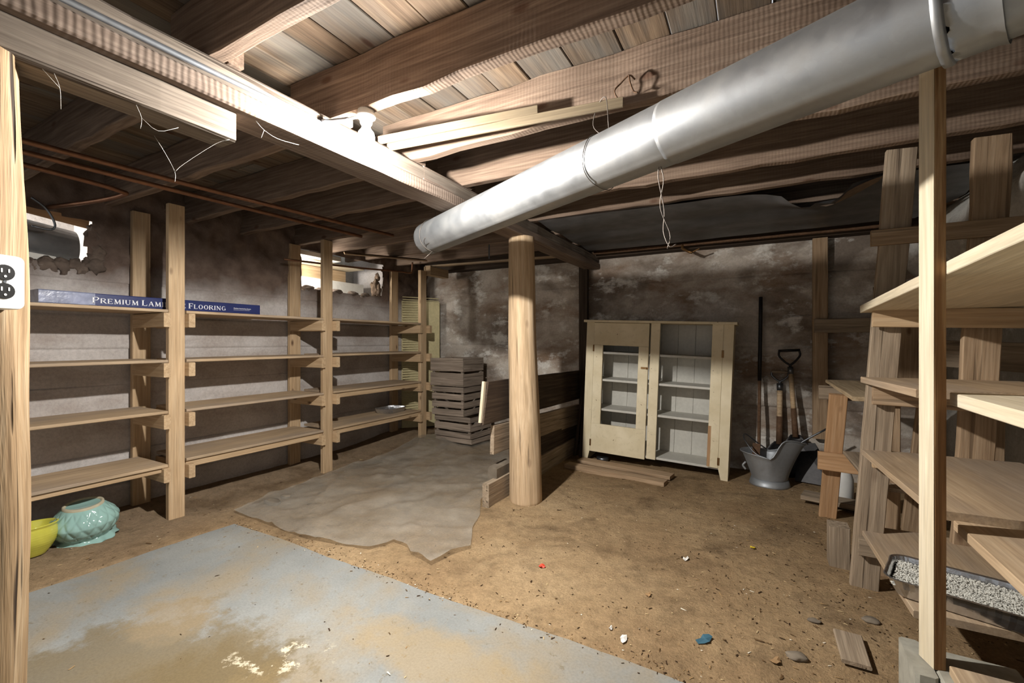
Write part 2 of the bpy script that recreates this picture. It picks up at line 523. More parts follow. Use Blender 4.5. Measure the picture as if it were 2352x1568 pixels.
def lathe(name, prof, mat, parent=None, mtx=None, sides=32, smooth=True, fn=None, cap0=True, cap1=False):
    V, Fc = [], []
    for i, (r, z) in enumerate(prof):
        for s in range(sides):
            a = 2 * math.pi * s / sides
            rr, zz = (r, z) if fn is None else fn(r, z, a)
            V.append((rr * math.cos(a), rr * math.sin(a), zz))
    for i in range(len(prof) - 1):
        for s in range(sides):
            a0 = i * sides + s; a1 = i * sides + (s + 1) % sides
            Fc.append((a0, a1, a1 + sides, a0 + sides))
    if cap0: Fc.append(tuple(range(sides - 1, -1, -1)))
    if cap1: Fc.append(tuple((len(prof) - 1) * sides + s for s in range(sides)))
    return mesh_obj(name, V, Fc, mat, parent, mtx, smooth)

def n2(x, y, s, seed=0):
    return noise.noise((x * s, y * s, seed * 3.7))

def sstep(a, b, x):
    t = max(0, min(1, (x - a) / (b - a)))
    return t * t * (3 - 2 * t)

SLAB_X, SLAB_Y = -2.84, 1.555
def fz(x, y):
    z = .012 * n2(x, y, 1.1, 1) + .007 * n2(x, y, 3.3, 2) + .004 * n2(x, y, 9, 3)
    z += .03 * sstep(-3.3, -3.65, x)
    z += .07 * sstep(2.9, 3.9, y) * sstep(-2.3, -3.3, x)
    z += .03 * sstep(2.6, 3.4, y) * sstep(-2.4, -1.7, x) * sstep(-1.2, -1.9, x)
    ins = min(x - SLAB_X, SLAB_Y - y)
    z -= .045 * sstep(.0, .06, ins)
    return z

# ------------------------------------------------------------------ setting: floor, slab, walls, ceiling
def grid_floor():
    x0, x1, y0, y1, st = -3.95, 1.45, -1.4, 4.6, .03
    nx, ny = int((x1 - x0) / st), int((y1 - y0) / st)
    V = [(x0 + i * st, y0 + j * st, fz(x0 + i * st, y0 + j * st)) for j in range(ny + 1) for i in range(nx + 1)]
    Fc = [(j * (nx + 1) + i, j * (nx + 1) + i + 1, (j + 1) * (nx + 1) + i + 1, (j + 1) * (nx + 1) + i) for j in range(ny) for i in range(nx)]
    return mesh_obj('floor', V, Fc, M['dirt'], smooth=True)
tag(grid_floor(), 'uneven packed brown dirt floor of the cellar', 'floor', kind='structure')

def slab():
    out = []
    def edge(a, b, n):
        for i in range(n):
            u = i / n
            p = Vector(a).lerp(Vector(b), u)
            out.append((p.x + .018 * n2(p.x, p.y, 2.5, 5) + .006 * n2(p.x, p.y, 11, 5), p.y + .02 * n2(p.x, p.y, 2.1, 6) + .006 * n2(p.x, p.y, 9, 7)))
    edge((1.44, -1.39), (1.44, SLAB_Y - .02), 20)
    edge((1.44, SLAB_Y - .02), (SLAB_X + .05, SLAB_Y), 70)
    edge((SLAB_X + .05, SLAB_Y), (SLAB_X - .05, -1.39), 50)
    edge((SLAB_X - .05, -1.39), (1.44, -1.39), 10)
    n = len(out)
    zt = .009
    V = [(x, y, zt) for x, y in out] + [(x, y, zt - .05) for x, y in out]
    Fc = [tuple(range(n))] + [(i, i + n, (i + 1) % n + n, (i + 1) % n) for i in range(n)]
    return mesh_obj('concrete_slab', V, Fc, M['slab'])
tag(slab(), 'grey painted concrete slab with tan stains in the near corner', 'slab', kind='structure')

def rows_from(seams, z0, z1, st):
    zs = set()
    z = z0
    while z < z1 - 1e-6:
        zs.add(round(z, 4)); z += st
    zs.add(z1)
    for s in seams:
        zs = {q for q in zs if abs(q - s) > .009 or q in (z0, z1)}
        zs |= {round(s - .005, 4), round(s, 4), round(s + .005, 4)}
    return sorted(zs)

def wall(name, a, b, z1, nrm, seams, amp, mat, label, holes=None, extra=None, st=.035):
    a, b, nrm = Vector((*a, 0)), Vector((*b, 0)), Vector((*nrm, 0))
    L = (b - a).length
    zs = rows_from(seams, -.15, z1, st)
    nu = int(L / st)
    offs = [random.Random(int(s * 1000) + len(name)).uniform(-.008, .008) for s in [0] + list(seams) + [9]]
    V, Fc = [], []
    for z in zs:
        ci = sum(1 for s in seams if z > s)
        gro = -.012 if any(abs(z - s) < 1e-3 for s in seams) else 0
        for i in range(nu + 1):
            u = L * i / nu
            p = a.lerp(b, i / nu)
            d = offs[ci] + gro * (.4 + .6 * (n2(u, z, 1.7, 8) > -.15)) + amp * (.5 * noise.noise((u * 1.7, z * 2.3, 4.1)) + .3 * noise.noise((u * 6, z * 7, 1.1)) + .2 * noise.noise((u * 15, z * 15, 2.2)))
            if extra: d += extra(p, z)
            V.append(p + nrm * d + Vector((0, 0, z)))
    W = nu + 1
    for j in range(len(zs) - 1):
        for i in range(nu):
            p = a.lerp(b, (i + .5) / nu); zc = (zs[j] + zs[j + 1]) / 2
            if holes and holes(p, zc): continue
            Fc.append((j * W + i, j * W + i + 1, (j + 1) * W + i + 1, (j + 1) * W + i))
    o = mesh_obj(name, V, Fc, mat, smooth=True)
    return tag(o, label, 'wall', kind='structure')

XL, YB, XR = -3.67, 4.4, 1.22
def holeL(p, z):
    y = p.y
    e = .035 * n2(y, z, 7, 11) + .02 * n2(y, z, 19, 12)
    if 2.62 < y < 3.62 + e and 1.60 + e * .8 + .02 * (y - 2.7) < z < 1.98: return True
    if .55 < y < 1.16 + e and 1.58 + e < z < 1.93 - .12 * (y - .6) : return True
    return False
def rubble(p, z):
    return sstep(1.45, 1.8, z) * (.05 * abs(noise.noise((p.y * 4, z * 5, 3.3))) + .03 * noise.noise((p.y * 11, z * 11, 8.8)))
wall('wall_left', (XL, -1.4), (XL, YB + .05), 2.2, (1, 0), [.19, .4, .62, .84, 1.07, 1.29, 1.5], .012, M['wall_left'],
     'pale board-formed concrete wall behind the long pine shelving', holeL, rubble, .02)
wall('wall_back', (XL - .05, YB), (XR + .1, YB), 1.96, (0, -1), [.3, .56, .82, 1.08, 1.34, 1.69], .02, M['wall_back'],
     'stained brown concrete wall behind the cream cupboard')
def bulge(p, z):
    d = .03 * noise.noise((p.y * 6, z * 6, 1)) * sstep(1.1, 1.5, z)
    d += sstep(1.25, 1.75, z) * sstep(2.4, 3.0, p.y) * (.22 + .1 * noise.noise((p.y * 3, z * 3, 7))) * (1 - sstep(1.85, 2.1, z) * .8)
    return d
wall('wall_right', (XR, -1.4), (XR, YB + .05), 2.2, (-1, 0), [.34, .68, 1.0, 1.3], .025, M['wall_right'],
     'whitewashed rough concrete wall behind the tilted shelves', None, bulge)

# sill timbers on top of the walls
sill = thing('trim_1', 'dark sill timbers lying along the tops of the cellar walls', 'sill', (0, 4.3, 1.96), kind='structure')
box('sill_timber', (-3.9, 4.27, 1.955), (1.4, 4.44, 2.19), M['darkboard'], sill)

ceil_ = thing('ceiling', 'bare plank subfloor over rough sawn joists', 'ceiling', (0, 0, 2.19), kind='structure')
x = -3.95
while x < 1.45:
    w_ = rnd.uniform(.13, .2)
    y_cut = rnd.choice([None, None, rnd.uniform(.4, 3.6)])
    segs = [(-1.35, 4.5)] if y_cut is None else [(-1.35, y_cut - .002), (y_cut + .002, 4.5)]
    for y0, y1 in segs:
        box('subfloor_board', (x + .002, y0, 2.19 + rnd.uniform(-.003, .003)), (x + w_ - .002, y1, 2.212), M['subfloor'], ceil_, axis=1)
    x += w_
JY = [-.98, -.55, -.13, .29, .73, 1.17, 1.62, 2.03, 2.5, 2.88, 3.32, 3.76]
for i, y in enumerate(JY):
    box('joist', (-1.66 + rnd.uniform(-.05, .05), y, 1.988), (1.42, y + .05, 2.188), M['joist'], ceil_, ch=.004, wob=.012)
for i, y in enumerate(JY):
    yy = y + .056 if i % 2 else y - .004
    yy = y + .052
    box('joist', (-3.95, yy, 1.99), (-1.44, yy + .048, 2.188), M['joist'], ceil_, ch=.004, wob=.01)

# ------------------------------------------------------------------ main beam and posts
beam = thing('support_beam', 'long built-up sawn beam running from the outlet post to the back wall', 'beam', (-1.52, 1.5, 1.855))
plank('lower_timber', (-1.525, -1.3, 1.884), (-1.475, 4.37, 1.884), .15, .058, (0, 0, 1), M['beam'], beam, .006, .006, seg=40)
plank('upper_timber', (-1.55, -1.3, 1.949), (-1.50, 4.37, 1.949), .185, .072, (0, 0, 1), M['beam_up'], beam, .012, .012, seg=40)
box('splice_block', (-1.468, 1.70, 1.916), (-1.432, 2.5, 1.984), M['beam'], beam)
tim = plank('lower_beam', (-1.512, -1.25, 1.807), (-1.512, .82, 1.807), .096, .094, (0, 0, 1), M['beam_up'], None, .004, .006, seg=20)
tag(tim, 'short grey square timber bolted under the beam beside the outlet post', 'timber')

def log_post(name, base, top, r0, r1, mat, label, gnarl=.006, sides=40, rows=44, twist=.0, groove=None):
    base, top = Vector(base), Vector(top)
    L = (top - base).length
    m = frame(base, top - base, (1, 0, 0))
    V, Fc = [], []
    for i in range(rows + 1):
        u = i / rows
        cx = .012 * math.sin(u * 4 + base.x * 3) ; cy = .008 * math.sin(u * 6 + 1)
        for s in range(sides):
            a = 2 * math.pi * s / sides
            r = r0 + (r1 - r0) * u
            r += gnarl * noise.noise((math.cos(a) * 2.2, math.sin(a) * 2.2, u * L * 2.0)) + gnarl * .35 * noise.noise((math.cos(a) * 9, math.sin(a) * 9, u * L * 1.5))
            if groove:
                for ga, gw, gd in groove:
                    g = math.atan2(math.sin(a - ga - .5 * math.sin(u * 7)), math.cos(a - ga - .5 * math.sin(u * 7)))
                    r -= gd * math.exp(-(g / gw) ** 2)
            V.append((u * L, cx + r * math.cos(a), cy + r * math.sin(a)))
    for i in range(rows):
        for s in range(sides):
            a0 = i * sides + s; a1 = i * sides + (s + 1) % sides
            Fc.append((a0, a1, a1 + sides, a0 + sides))
    Fc.append(tuple(range(sides - 1, -1, -1)))
    Fc.append(tuple(rows * sides + s for s in range(sides)))
    o = mesh_obj(name, V, Fc, mat, None, m, True)
    return tag(o, label, 'post')
log_post('log_post', (-1.435, 2.80, fz(-1.435, 2.8) - .03), (-1.475, 2.80, 1.856), .116, .09, M['log'], 'smooth peeled log post holding up the middle of the beam', .006)
log_post('log_post', (-1.527, .262, -.02), (-1.523, .257, 1.762), .104, .094, M['logold'], 'gnarled old log post with a white outlet fixed to it', .016, groove=[(.25, .12, .016), (-.9, .16, .014), (1.1, .1, .01)])

# ------------------------------------------------------------------ light bulb, conduit, outlet
lamp = thing('light_bulb', 'bare lit bulb in a porcelain holder hanging under a joist', 'lamp', BULB + Vector((0, 0, .1)))
bm_prof = []
for i in range(15):
    t = i / 14
    z = -.034 + t * .082
    if t < .62:
        r = .031 * math.sin(math.acos(max(-1, min(1, -(z) / .034))) if abs(z) <= .034 else 0)
        r = max(r, .002)
    else:
        k = (t - .62) / .38
        r = .0296 * (1 - k) + .0135 * k
        r -= .004 * math.sin(k * math.pi)
    bm_prof.append((r, z))
lathe('glass_bulb', bm_prof[:6], M['bulb'], lamp, Matrix.Translation(BULB), 16, True)
lathe('bulb_neck', bm_prof[5:], M['bulb_upper'], lamp, Matrix.Translation(BULB), 16, True, cap0=False, cap1=True)
lathe('lamp_holder', [(.018, .046), (.022, .052), (.024, .07), (.034, .074), (.036, .084), (.03, .088), (.03, .101)], M['glassdark'], lamp, Matrix.Translation(BULB), 20, True, cap1=True)
tube('lamp_cable', [(-1.345, 1.165, 1.955), (-1.33, 1.175, 1.962), (-1.318, 1.19, 1.968), (-1.308, 1.195, 1.966)], .006, M['white'], lamp, 6)
tag(tube('conduit_pipe', [(-1.438, -1.2, 1.922), (-1.438, -.3, 1.927), (-1.439, .5, 1.932), (-1.438, 1.05, 1.937), (-1.42, 1.12, 1.945), (-1.38, 1.15, 1.952), (-1.345, 1.165, 1.955)], .009, M['conduit'], None, 10),
    'thin metal conduit running along the beam to the bulb', 'conduit')

ofr = frame((-1.412, .300, 1.247), (-.32, .95, 0), (.95, .32, .0))
ob = thing('outlet_box', 'white duplex outlet box screwed to the gnarled log post', 'outlet', (-1.4085, .292, 1.19))
def rbox(name, cx, cy, cz, w, h, d, rad, mat, parent, m):
    """rounded plate in frame m: w along local x, h along local y, d along local z"""
    pts = []
    for k, (sx, sy) in enumerate(((1, 1), (-1, 1), (-1, -1), (1, -1))):
        for j in range(6):
            a = math.pi / 2 * (k + j / 5)
            pts.append((cx + sx * (w / 2 - rad) + rad * math.cos(a), cy + sy * (h / 2 - rad) + rad * math.sin(a)))
    n = len(pts)
    V = [(x, y, cz) for x, y in pts] + [(x, y, cz + d * .8) for x, y in pts] + [(cx + (x - cx) * .95, cy + (y - cy) * .97, cz + d) for x, y in pts]
    Fc = [tuple(range(n - 1, -1, -1)), tuple(range(2 * n, 3 * n))]
    for r in range(2):
        Fc += [(r * n + i, r * n + (i + 1) % n, (r + 1) * n + (i + 1) % n, (r + 1) * n + i) for i in range(n)]
    return mesh_obj(name, V, Fc, mat, parent, m)
ofr2 = frame((-1.412, .300, 1.247), (-.32, .95, 0), (.95, .32, .0))
rbox('cover_plate', 0, 0, -.03, .07, .116, .045, .012, M['white'], ob, ofr2)
for sy in (.0195, -.0195):
    rc = rbox('receptacle', .0, sy, .0125, .034, .0335, .004, .0165, M['blackplastic'], ob, ofr2)
    rbox('slot', -.006, sy + .004, .016, .003, .009, .0012, .0012, M['white'], rc, ofr2)
    rbox('slot', .006, sy + .004, .016, .003, .008, .0012, .0012, M['white'], rc, ofr2)
    rbox('slot', .0, sy - .008, .016, .005, .005, .0012, .0024, M['white'], rc, ofr2)
rbox('screw', 0, 0, .013, .006, .006, .003, .0028, M['steel'], ob, ofr2)

# ------------------------------------------------------------------ duct and things hung from the joists
DA, DB = Vector((-1.76, 2.126, 1.747)), Vector((.2546, 1.228, 1.777))
ddir = (DB - DA).normalized()
DR = .095
duct = thing('air_duct', 'long round galvanized duct slung under the joists across the cellar', 'duct', DA)
def duct_sec(name, s0, s1, r, lip0=0, lip1=0):
    a = DA + ddir * s0; L = s1 - s0
    m = frame(a, ddir, (0, 0, 1))
    rows = [(0, r + lip0), (.012, r + lip0), (.018, r)] + [(L * k / 6, r) for k in range(1, 6)] + [(L, r + lip1)]
    sides = 48
    V, Fc = [], []
    for (xx, rr) in rows:
        for s in range(sides):
            t = 2 * math.pi * s / sides
            q = rr + (.0035 if s == 33 else 0)
            V.append((xx, q * math.cos(t), q * math.sin(t)))
    n = len(rows)
    for i in range(n - 1):
        for s in range(sides):
            a0 = i * sides + s; a1 = i * sides + (s + 1) % sides
            Fc.append((a0, a0 + sides, a1 + sides, a1))
    # inner wall so the open end has thickness
    b = len(V)
    for xx in (0, L):
        for s in range(sides):
            t = 2 * math.pi * s / sides
            V.append((xx, (r - .003) * math.cos(t), (r - .003) * math.sin(t)))
    for s in range(sides):
        s1_ = (s + 1) % sides
        Fc.append((b + s, b + s1_, b + sides + s1_, b + sides + s))
        Fc.append((s, s1_, b + s1_, b + s))
    return mesh_obj(name, V, Fc, M['galv'], duct, m, True)
Ld = (DB - DA).length
duct_sec('duct_section', 0, 1.69, DR)
duct_sec('duct_section', 1.67, 2.30, DR + .0012)
duct_sec('collar', 2.28, 2.37, DR + .003, .006, .004)
duct_sec('duct_section', 2.36, 3.1, DR - .001)
def hoop(s, extra, name='hanger_wire', label=None):
    c = DA + ddir * s
    m = frame(c, ddir, (0, 0, 1)).to_3x3()
    pts = [c + m @ Vector((.006 * math.sin(3 * a), (DR + .004) * math.cos(a), (DR + .004) * math.sin(a))) for a in [math.pi * (.5 + 2 * k / 18) for k in range(19)]]
    V, Fc = [], []
    tube('', pts, .0016, None, None, 5, k=2, join=(V, Fc))
    for e in extra:
        tube('', [c + m @ Vector(q) for q in e], .0016, None, None, 5, k=4, join=(V, Fc))
    o = mesh_obj(name, [v - c for v in V], Fc, M['wire'], None, Matrix.Translation(c), True)
    return tag(o, label, 'wire')
hoop(.09, [[(0, 0, .098), (-.01, .01, .16), (.0, .0, .22), (.015, -.01, .24)], [(.01, -.06, -.075), (.05, -.095, -.06), (.12, -.12, -.05)], [(0, -.02, -.098), (-.02, -.06, -.14)]], label='pale wire tying up the open far end of the duct')
hoop(1.39, [[(0, 0, .098), (-.04, .0, .15), (-.02, 0, .21), (.03, -.01, .22), (.05, -.02, .1)]], label='thin wire loop around the middle of the duct under the joist')
V, Fc = [], []
c0 = DA + ddir * 1.63 + Vector((0, 0, -.11))
for pts in ([(0, 0, .03), (-.004, .0, -.02), (.012, .01, -.12), (.01, .01, -.19), (.03, .0, -.24), (.05, 0, -.235)], [(.0, 0, .03), (.012, 0, -.03), (.0, .01, -.11), (.03, .01, -.2), (.022, .01, -.245)]):
    tube('', [c0 + Vector(p) for p in pts], .0016, None, None, 5, join=(V, Fc))
tag(mesh_obj('hanger_wire', [v - c0 for v in V], Fc, M['wire'], None, Matrix.Translation(c0), True), 'twisted wire end dangling below the duct in front of the black sheet', 'wire')
V, Fc = [], []
c0 = Vector((-.43, 1.60, 2.02))
for pts in ([(0, 0, -.04), (-.02, -.02, .0), (.0, -.01, .03), (.03, -.01, .05), (.05, -.01, .03)], [(.03, -.01, .05), (.035, -.02, .02), (.045, -.01, -.01), (.06, -.01, -.02)]):
    tube('', [c0 + Vector(p) for p in pts], .003, None, None, 5, join=(V, Fc))
tag(mesh_obj('hanger_wire', [v - c0 for v in V], Fc, M['rust'], None, Matrix.Translation(c0), True), 'rusty wire hook holding the end of the longer wood strip', 'wire')

tag(plank('wood_strip', (-1.45, 1.42, 2.0), (-.742, 1.55, 2.015), .034, .012, (0, -1, 0), M['strip'], None, .001, .002), 'shorter pale wood strip tucked against the joist beyond the bulb', 'wood strip')
tag(plank('wood_strip', (-1.45, 1.475, 1.992), (-.418, 1.575, 1.972), .036, .012, (0, -1, 0), M['strip'], None, .001, .002), 'longer pale wood strip held under the joist by a wire hook', 'wood strip')

for (pts, lab) in (
    ([(-2.66, -1.0, 1.965), (-2.70, .2, 1.962), (-2.66, 1.2, 1.958), (-2.58, 2.0, 1.955), (-2.5, 2.6, 1.95)], 'copper pipe under the joists nearest the beam'),
    ([(-2.88, -1.0, 1.965), (-2.86, .2, 1.962), (-2.83, 1.2, 1.958), (-2.78, 2.05, 1.955), (-2.74, 2.5, 1.95)], 'middle one of the three copper pipes under the joists'),
    ([(-3.0, -1.0, 1.96), (-3.02, .2, 1.958), (-3.05, .9, 1.955), (-3.08, 1.1, 1.95), (-3.12, 1.13, 1.945), (-3.35, 1.08, 1.93), (-3.7, .96, 1.91)], 'copper pipe that bends off towards the broken wall opening')):
    tag(tube('copper_pipe', pts, .013, M['copper'], None, 10), lab, 'pipe')
tag(tube('copper_pipe', [(-3.42, 2.3, 1.80), (-3.38, 3.0, 1.83), (-3.33, 3.5, 1.86), (-3.31, 3.68, 1.865), (-3.305, 3.72, 1.885), (-3.30, 3.725, 1.985)], .009, M['copper'], None, 10), 'short copper pipe in front of the bright wall opening', 'pipe')

ip = thing('iron_pipe', 'old iron pipe with a brass valve along the top of the back wall', 'pipe', (-.5, 4.16, 1.975))
tube('pipe_run', [(-1.40, 4.17, 1.978), (-.3, 4.17, 1.974), (.95, 4.17, 1.97)], .015, M['rust'], ip, 10)
tube('valve_body', [(-.575, 4.165, 1.97), (-.575, 4.15, 1.94), (-.52, 4.12, 1.90), (-.49, 4.12, 1.89)], .012, M['brass'], ip, 8)
tube('valve_handle', [(-.50, 4.12, 1.89), (-.46, 4.11, 1.905), (-.43, 4.10, 1.915)], .006, M['brass'], ip, 8)

# black building paper stapled under the joists at the back
def sheet(name, poly, zf, st, mat, parent=None, seed=1, smooth=True, solid=.0):
    pts = [Vector(p) for p in poly]
    edges_pts = []
    for i, p in enumerate(pts):
        q = pts[(i + 1) % len(pts)]
        n = max(1, int((q - p).length / st))
        for k in range(n): edges_pts.append(p.lerp(q, k / n))
    nb = len(edges_pts)
    xs = [p.x for p in pts]; ys = [p.y for p in pts]
    rr = random.Random(seed)
    inner = []
    y = min(ys)
    while y < max(ys):
        x = min(xs)
        while x < max(xs):
            c = Vector((x + rr.uniform(-.3, .3) * st, y + rr.uniform(-.3, .3) * st))
            ins = False
            j = nb - 1
            md = 9
            for i in range(nb):
                a, b = edges_pts[i], edges_pts[j]
                if (a.y > c.y) != (b.y > c.y) and c.x < (b.x - a.x) * (c.y - a.y) / (b.y - a.y) + a.x: ins = not ins
                md = min(md, (a - c).length_squared)
                j = i
            if ins and md > (st * .5) ** 2: inner.append(c)
            x += st
        y += st
    allp = edges_pts + inner
    vo, eo, fo, *_ = geometry.delaunay_2d_cdt(allp, [(i, (i + 1) % nb) for i in range(nb)], [list(range(nb))], 2, 1e-5)
    V = [(v.x, v.y, zf(v.x, v.y)) for v in vo]
    return mesh_obj(name, V, [tuple(f) for f in fo], mat, parent, None, smooth)
def tarz(x, y):
    z = 1.978 - .012 * abs(math.sin((y - 2.88) / .44 * math.pi)) * (1 + n2(x, y, 2, 4)) + .004 * n2(x, y, 5, 9)
    z -= .09 * math.exp(-(((x - .28) / .18) ** 2 + ((y - 3.0) / .16) ** 2))
    return min(z, 1.983)
tp = thing('tar_paper', 'torn black building paper stapled under the joists before the back wall', 'sheet', (-.3, 3.4, 1.97))
sheet('paper_sheet', [(-1.37, 2.86), (-.6, 2.9), (.12, 2.93), (.27, 3.1), (.3, 3.18), (.36, 3.06), (.44, 2.9), (1.0, 2.93), (1.05, 3.5), (.95, 4.02), (.2, 4.0), (-.7, 4.02), (-1.38, 3.98)], tarz, .07, M['tar'], tp, 3)
sheet('torn_flap', [(.32, 3.14), (.42, 2.92), (.56, 2.86), (.55, 2.94), (.42, 3.1)], lambda x, y: tarz(x, y) - .01 - .10 * (.44 - abs(x - .4)) * max(0, 3.16 - y), .05, M['tarback'], tp, 4)

# ------------------------------------------------------------------ long pine shelving against the left wall
FX = -3.22
PY = [(.02, .11), (1.39, 1.485), (2.50, 2.64), (3.75, 3.865)]
PY = [(.08, .17), (1.392, 1.482), (2.522, 2.615), (3.765, 3.86)]
unit = thing('pine_shelving', 'long four-tier pine shelving standing against the pale concrete wall', 'shelving', (-3.48, 2.0, 0))
for i, (a, b) in enumerate(PY):
    zt = 1.985 if i < 3 else 1.90
    box('post', (FX - .036, a, fz(FX, a) - .01), (FX + .004, b, zt), M['pine'], unit)
    bt = 1.985 if i < 3 else 1.92
    box('post', (-3.648, a - .035, fz(-3.6, a) - .01), (-3.61, b - .025, bt), M['pine'], unit)
LV = [1.32, 1.008, .688, .358]
bays = [(.08, 1.385), (1.487, 2.517), (2.62, 3.76)]
for li, z in enumerate(LV):
    for bi, (a, b) in enumerate(bays):
        dz = (.012 if li == 3 and bi > 0 else 0) + rnd.uniform(-.003, .003)
        zz = z + dz
        th = .018
        box('shelf_board', (-3.605, a - .0, zz - th), (FX + .012, b + .0, zz), M['ply'], unit, axis=1)
        if li == 3 or (li == 2 and bi == 2):
            box('front_rail', (FX - .03, a + .002, zz - th - (.03 if bi == 0 else .045)), (FX - .002, b - .002, zz - th - .001), M['pine'], unit, axis=1)
    for (a, b) in PY:
        for side in (a - .038, b):
            box('cleat', (-3.606, side + .0005, z - .11), (FX + .03 + (.02 if side > a else 0), side + .0375, z - .022), M['pine'], unit, axis=0)
tag(box('header_board', (FX - .04, 3.87, 1.86), (FX + .05, 4.2, 1.955), M['pine']), 'short pine block at the top of the last shelving post', 'board')

# laminate flooring carton on the top shelf
bx = thing('flooring_carton', 'long blue carton of laminate flooring lying on the top pine shelf', 'carton', (-3.40, 1.43, 1.321))
box('carton', (-3.50, .86, 1.3235), (-3.31, 2.03, 1.395), M['bluebox'], bx, .004, .001, 1)
box('plastic_wrap', (-3.502, .84, 1.3225), (-3.308, 1.07, 1.397), M['wrap'], bx, .006, .006, 1)
def serif(ch):
    S = .17; t = .07
    D = {'P': [(.1, 0, .1, 1, S), (.1, .96, .5, .96, t), (.5, .96, .66, .86, .1), (.66, .86, .68, .7, S), (.68, .7, .5, .5, .1), (.5, .48, .1, .48, t), (-.02, .02, .26, .02, t), (-.02, .98, .14, .98, t)],
         'R': [(.1, 0, .1, 1, S), (.1, .96, .5, .96, t), (.5, .96, .64, .86, .1), (.64, .86, .66, .72, S), (.66, .72, .5, .54, .1), (.5, .52, .1, .52, t), (.36, .52, .8, .0, S), (-.02, .02, .26, .02, t), (.7, .02, .9, .02, t)],
         'E': [(.1, 0, .1, 1, S), (.1, .97, .62, .97, t), (.1, .5, .5, .5, t), (.1, .03, .66, .03, t), (.62, .97, .62, .82, t), (.66, .03, .68, .2, t), (.5, .42, .5, .58, t), (-.02, .02, .1, .02, t), (-.02, .98, .1, .98, t)],
         'M': [(.14, 0, .18, 1, t), (.2, 1, .5, .05, S), (.5, .05, .82, 1, t), (.84, 1, .9, 0, S), (.02, .02, .26, .02, t), (.76, .02, 1.02, .02, t), (.04, .98, .2, .98, t), (.82, .98, .98, .98, t)],
         'I': [(.14, 0, .14, 1, S), (.0, .02, .28, .02, t), (.0, .98, .28, .98, t)],
         'U': [(.12, .3, .12, 1, S), (.14, .3, .26, .06, .12), (.26, .05, .5, .03, .09), (.5, .04, .66, .2, .08), (.68, .2, .68, 1, t), (0, .98, .26, .98, t), (.56, .98, .8, .98, t)],
         'L': [(.1, 0, .1, 1, S), (.1, .03, .6, .03, t), (.6, .03, .63, .22, t), (-.02, .98, .26, .98, t), (-.02, .02, .1, .02, t)],
         'A': [(.08, 0, .4, 1, t), (.42, 1, .76, 0, S), (.22, .36, .56, .36, t), (-.02, .02, .2, .02, t), (.64, .02, .9, .02, t)],
         'N': [(.12, 0, .12, 1, t), (.12, .98, .76, .04, S), (.78, 0, .78, 1, t), (.0, .02, .24, .02, t), (.0, .98, .14, .98, t), (.66, .98, .9, .98, t)],
         'T': [(.36, 0, .36, 1, S), (.02, .97, .7, .97, t), (.02, .97, .0, .8, t), (.7, .97, .72, .8, t), (.24, .02, .48, .02, t)],
         'F': [(.1, 0, .1, 1, S), (.1, .97, .6, .97, t), (.1, .5, .48, .5, t), (.6, .97, .6, .8, t), (.48, .42, .48, .58, t), (-.02, .02, .26, .02, t), (-.02, .98, .1, .98, t)],
         'O': [(.12, .3, .12, .7, S), (.12, .7, .3, .95, .11), (.3, .96, .56, .96, t), (.56, .95, .76, .7, .11), (.76, .7, .76, .3, S), (.76, .3, .56, .05, .11), (.56, .04, .3, .04, t), (.3, .05, .12, .3, .11)],
         'G': [(.12, .3, .12, .7, S), (.12, .7, .3, .95, .11), (.3, .96, .6, .95, t), (.6, .95, .7, .8, t), (.12, .3, .3, .05, .11), (.3, .04, .6, .05, t), (.6, .05, .72, .1, t), (.72, .06, .72, .42, S), (.56, .42, .84, .42, t)]}
    W = {'P': .78, 'R': .9, 'E': .76, 'M': 1.08, 'I': .34, 'U': .86, 'L': .72, 'A': .9, 'N': .94, 'T': .78, 'F': .68, 'O': .92, 'G': .92}
    return D[ch], W[ch]
def stroke_text(name, words, org, h, mat, parent):
    """upright serif capitals reading along +y on a face that looks along +x; words = (text, first letter scale)"""
    V, Fc = [], []
    u = 0
    for wd in words:
        for k, chr_ in enumerate(wd):
            s = h * (1.22 if k == 0 else 1)
            st, wd_ = serif(chr_)
            for (x0, y0, x1, y1, t) in st:
                a, b = Vector((x0, y0)), Vector((x1, y1))
                d = (b - a).normalized() * .01
                nrm = Vector((-d.y, d.x)).normalized() * t / 2
                base = len(V)
                for q in (a - d - nrm, b + d - nrm, b + d + nrm, a - d + nrm):
                    V.append((.0, u + q.x * s, q.y * s))
                Fc.append((base, base + 1, base + 2, base + 3))
            u += (wd_ + .12) * s
        u += .42 * h
    o = mesh_obj(name, V, Fc, mat, parent, Matrix.Translation(org))
    o.modifiers.new('thickness', 'SOLIDIFY').thickness = .0004
    return o, u
txt, tw = stroke_text('lettering', ['PREMIUM', 'LAMINATE', 'FLOORING'], Vector((-3.3085, 1.058, 1.340)), .0285, M['whiteprint'], bx)
sc_ = (1.80 - 1.058) / tw
for v in txt.data.vertices: v.co.y *= sc_
cu = bpy.data.curves.new('small_lettering', 'FONT')
cu.body = 'Glueless Interlocking System'
cu.size = .0135
cu.extrude = .0002
tmp = bpy.data.objects.new('tmp', cu)
col.objects.link(tmp)
dg = bpy.context.evaluated_depsgraph_get()
dg.update()
me = bpy.data.meshes.new_from_object(tmp.evaluated_get(dg))
bpy.data.objects.remove(tmp)
me.materials.clear(); me.materials.append(M['whiteprint'])
st_o = bpy.data.objects.new('small_lettering', me)
col.objects.link(st_o)
mx = max(v.co.x for v in me.vertices)
for v in me.vertices: v.co.x *= .125 / mx
place(st_o, bx, frame((-3.3085, 1.835, 1.356), (0, 1, 0), (1, 0, 0)))
box('print_line', (-3.3088, 1.835, 1.348), (-3.3082, 1.95, 1.3492), M['whiteprint'], bx, .0001, 0, 1)

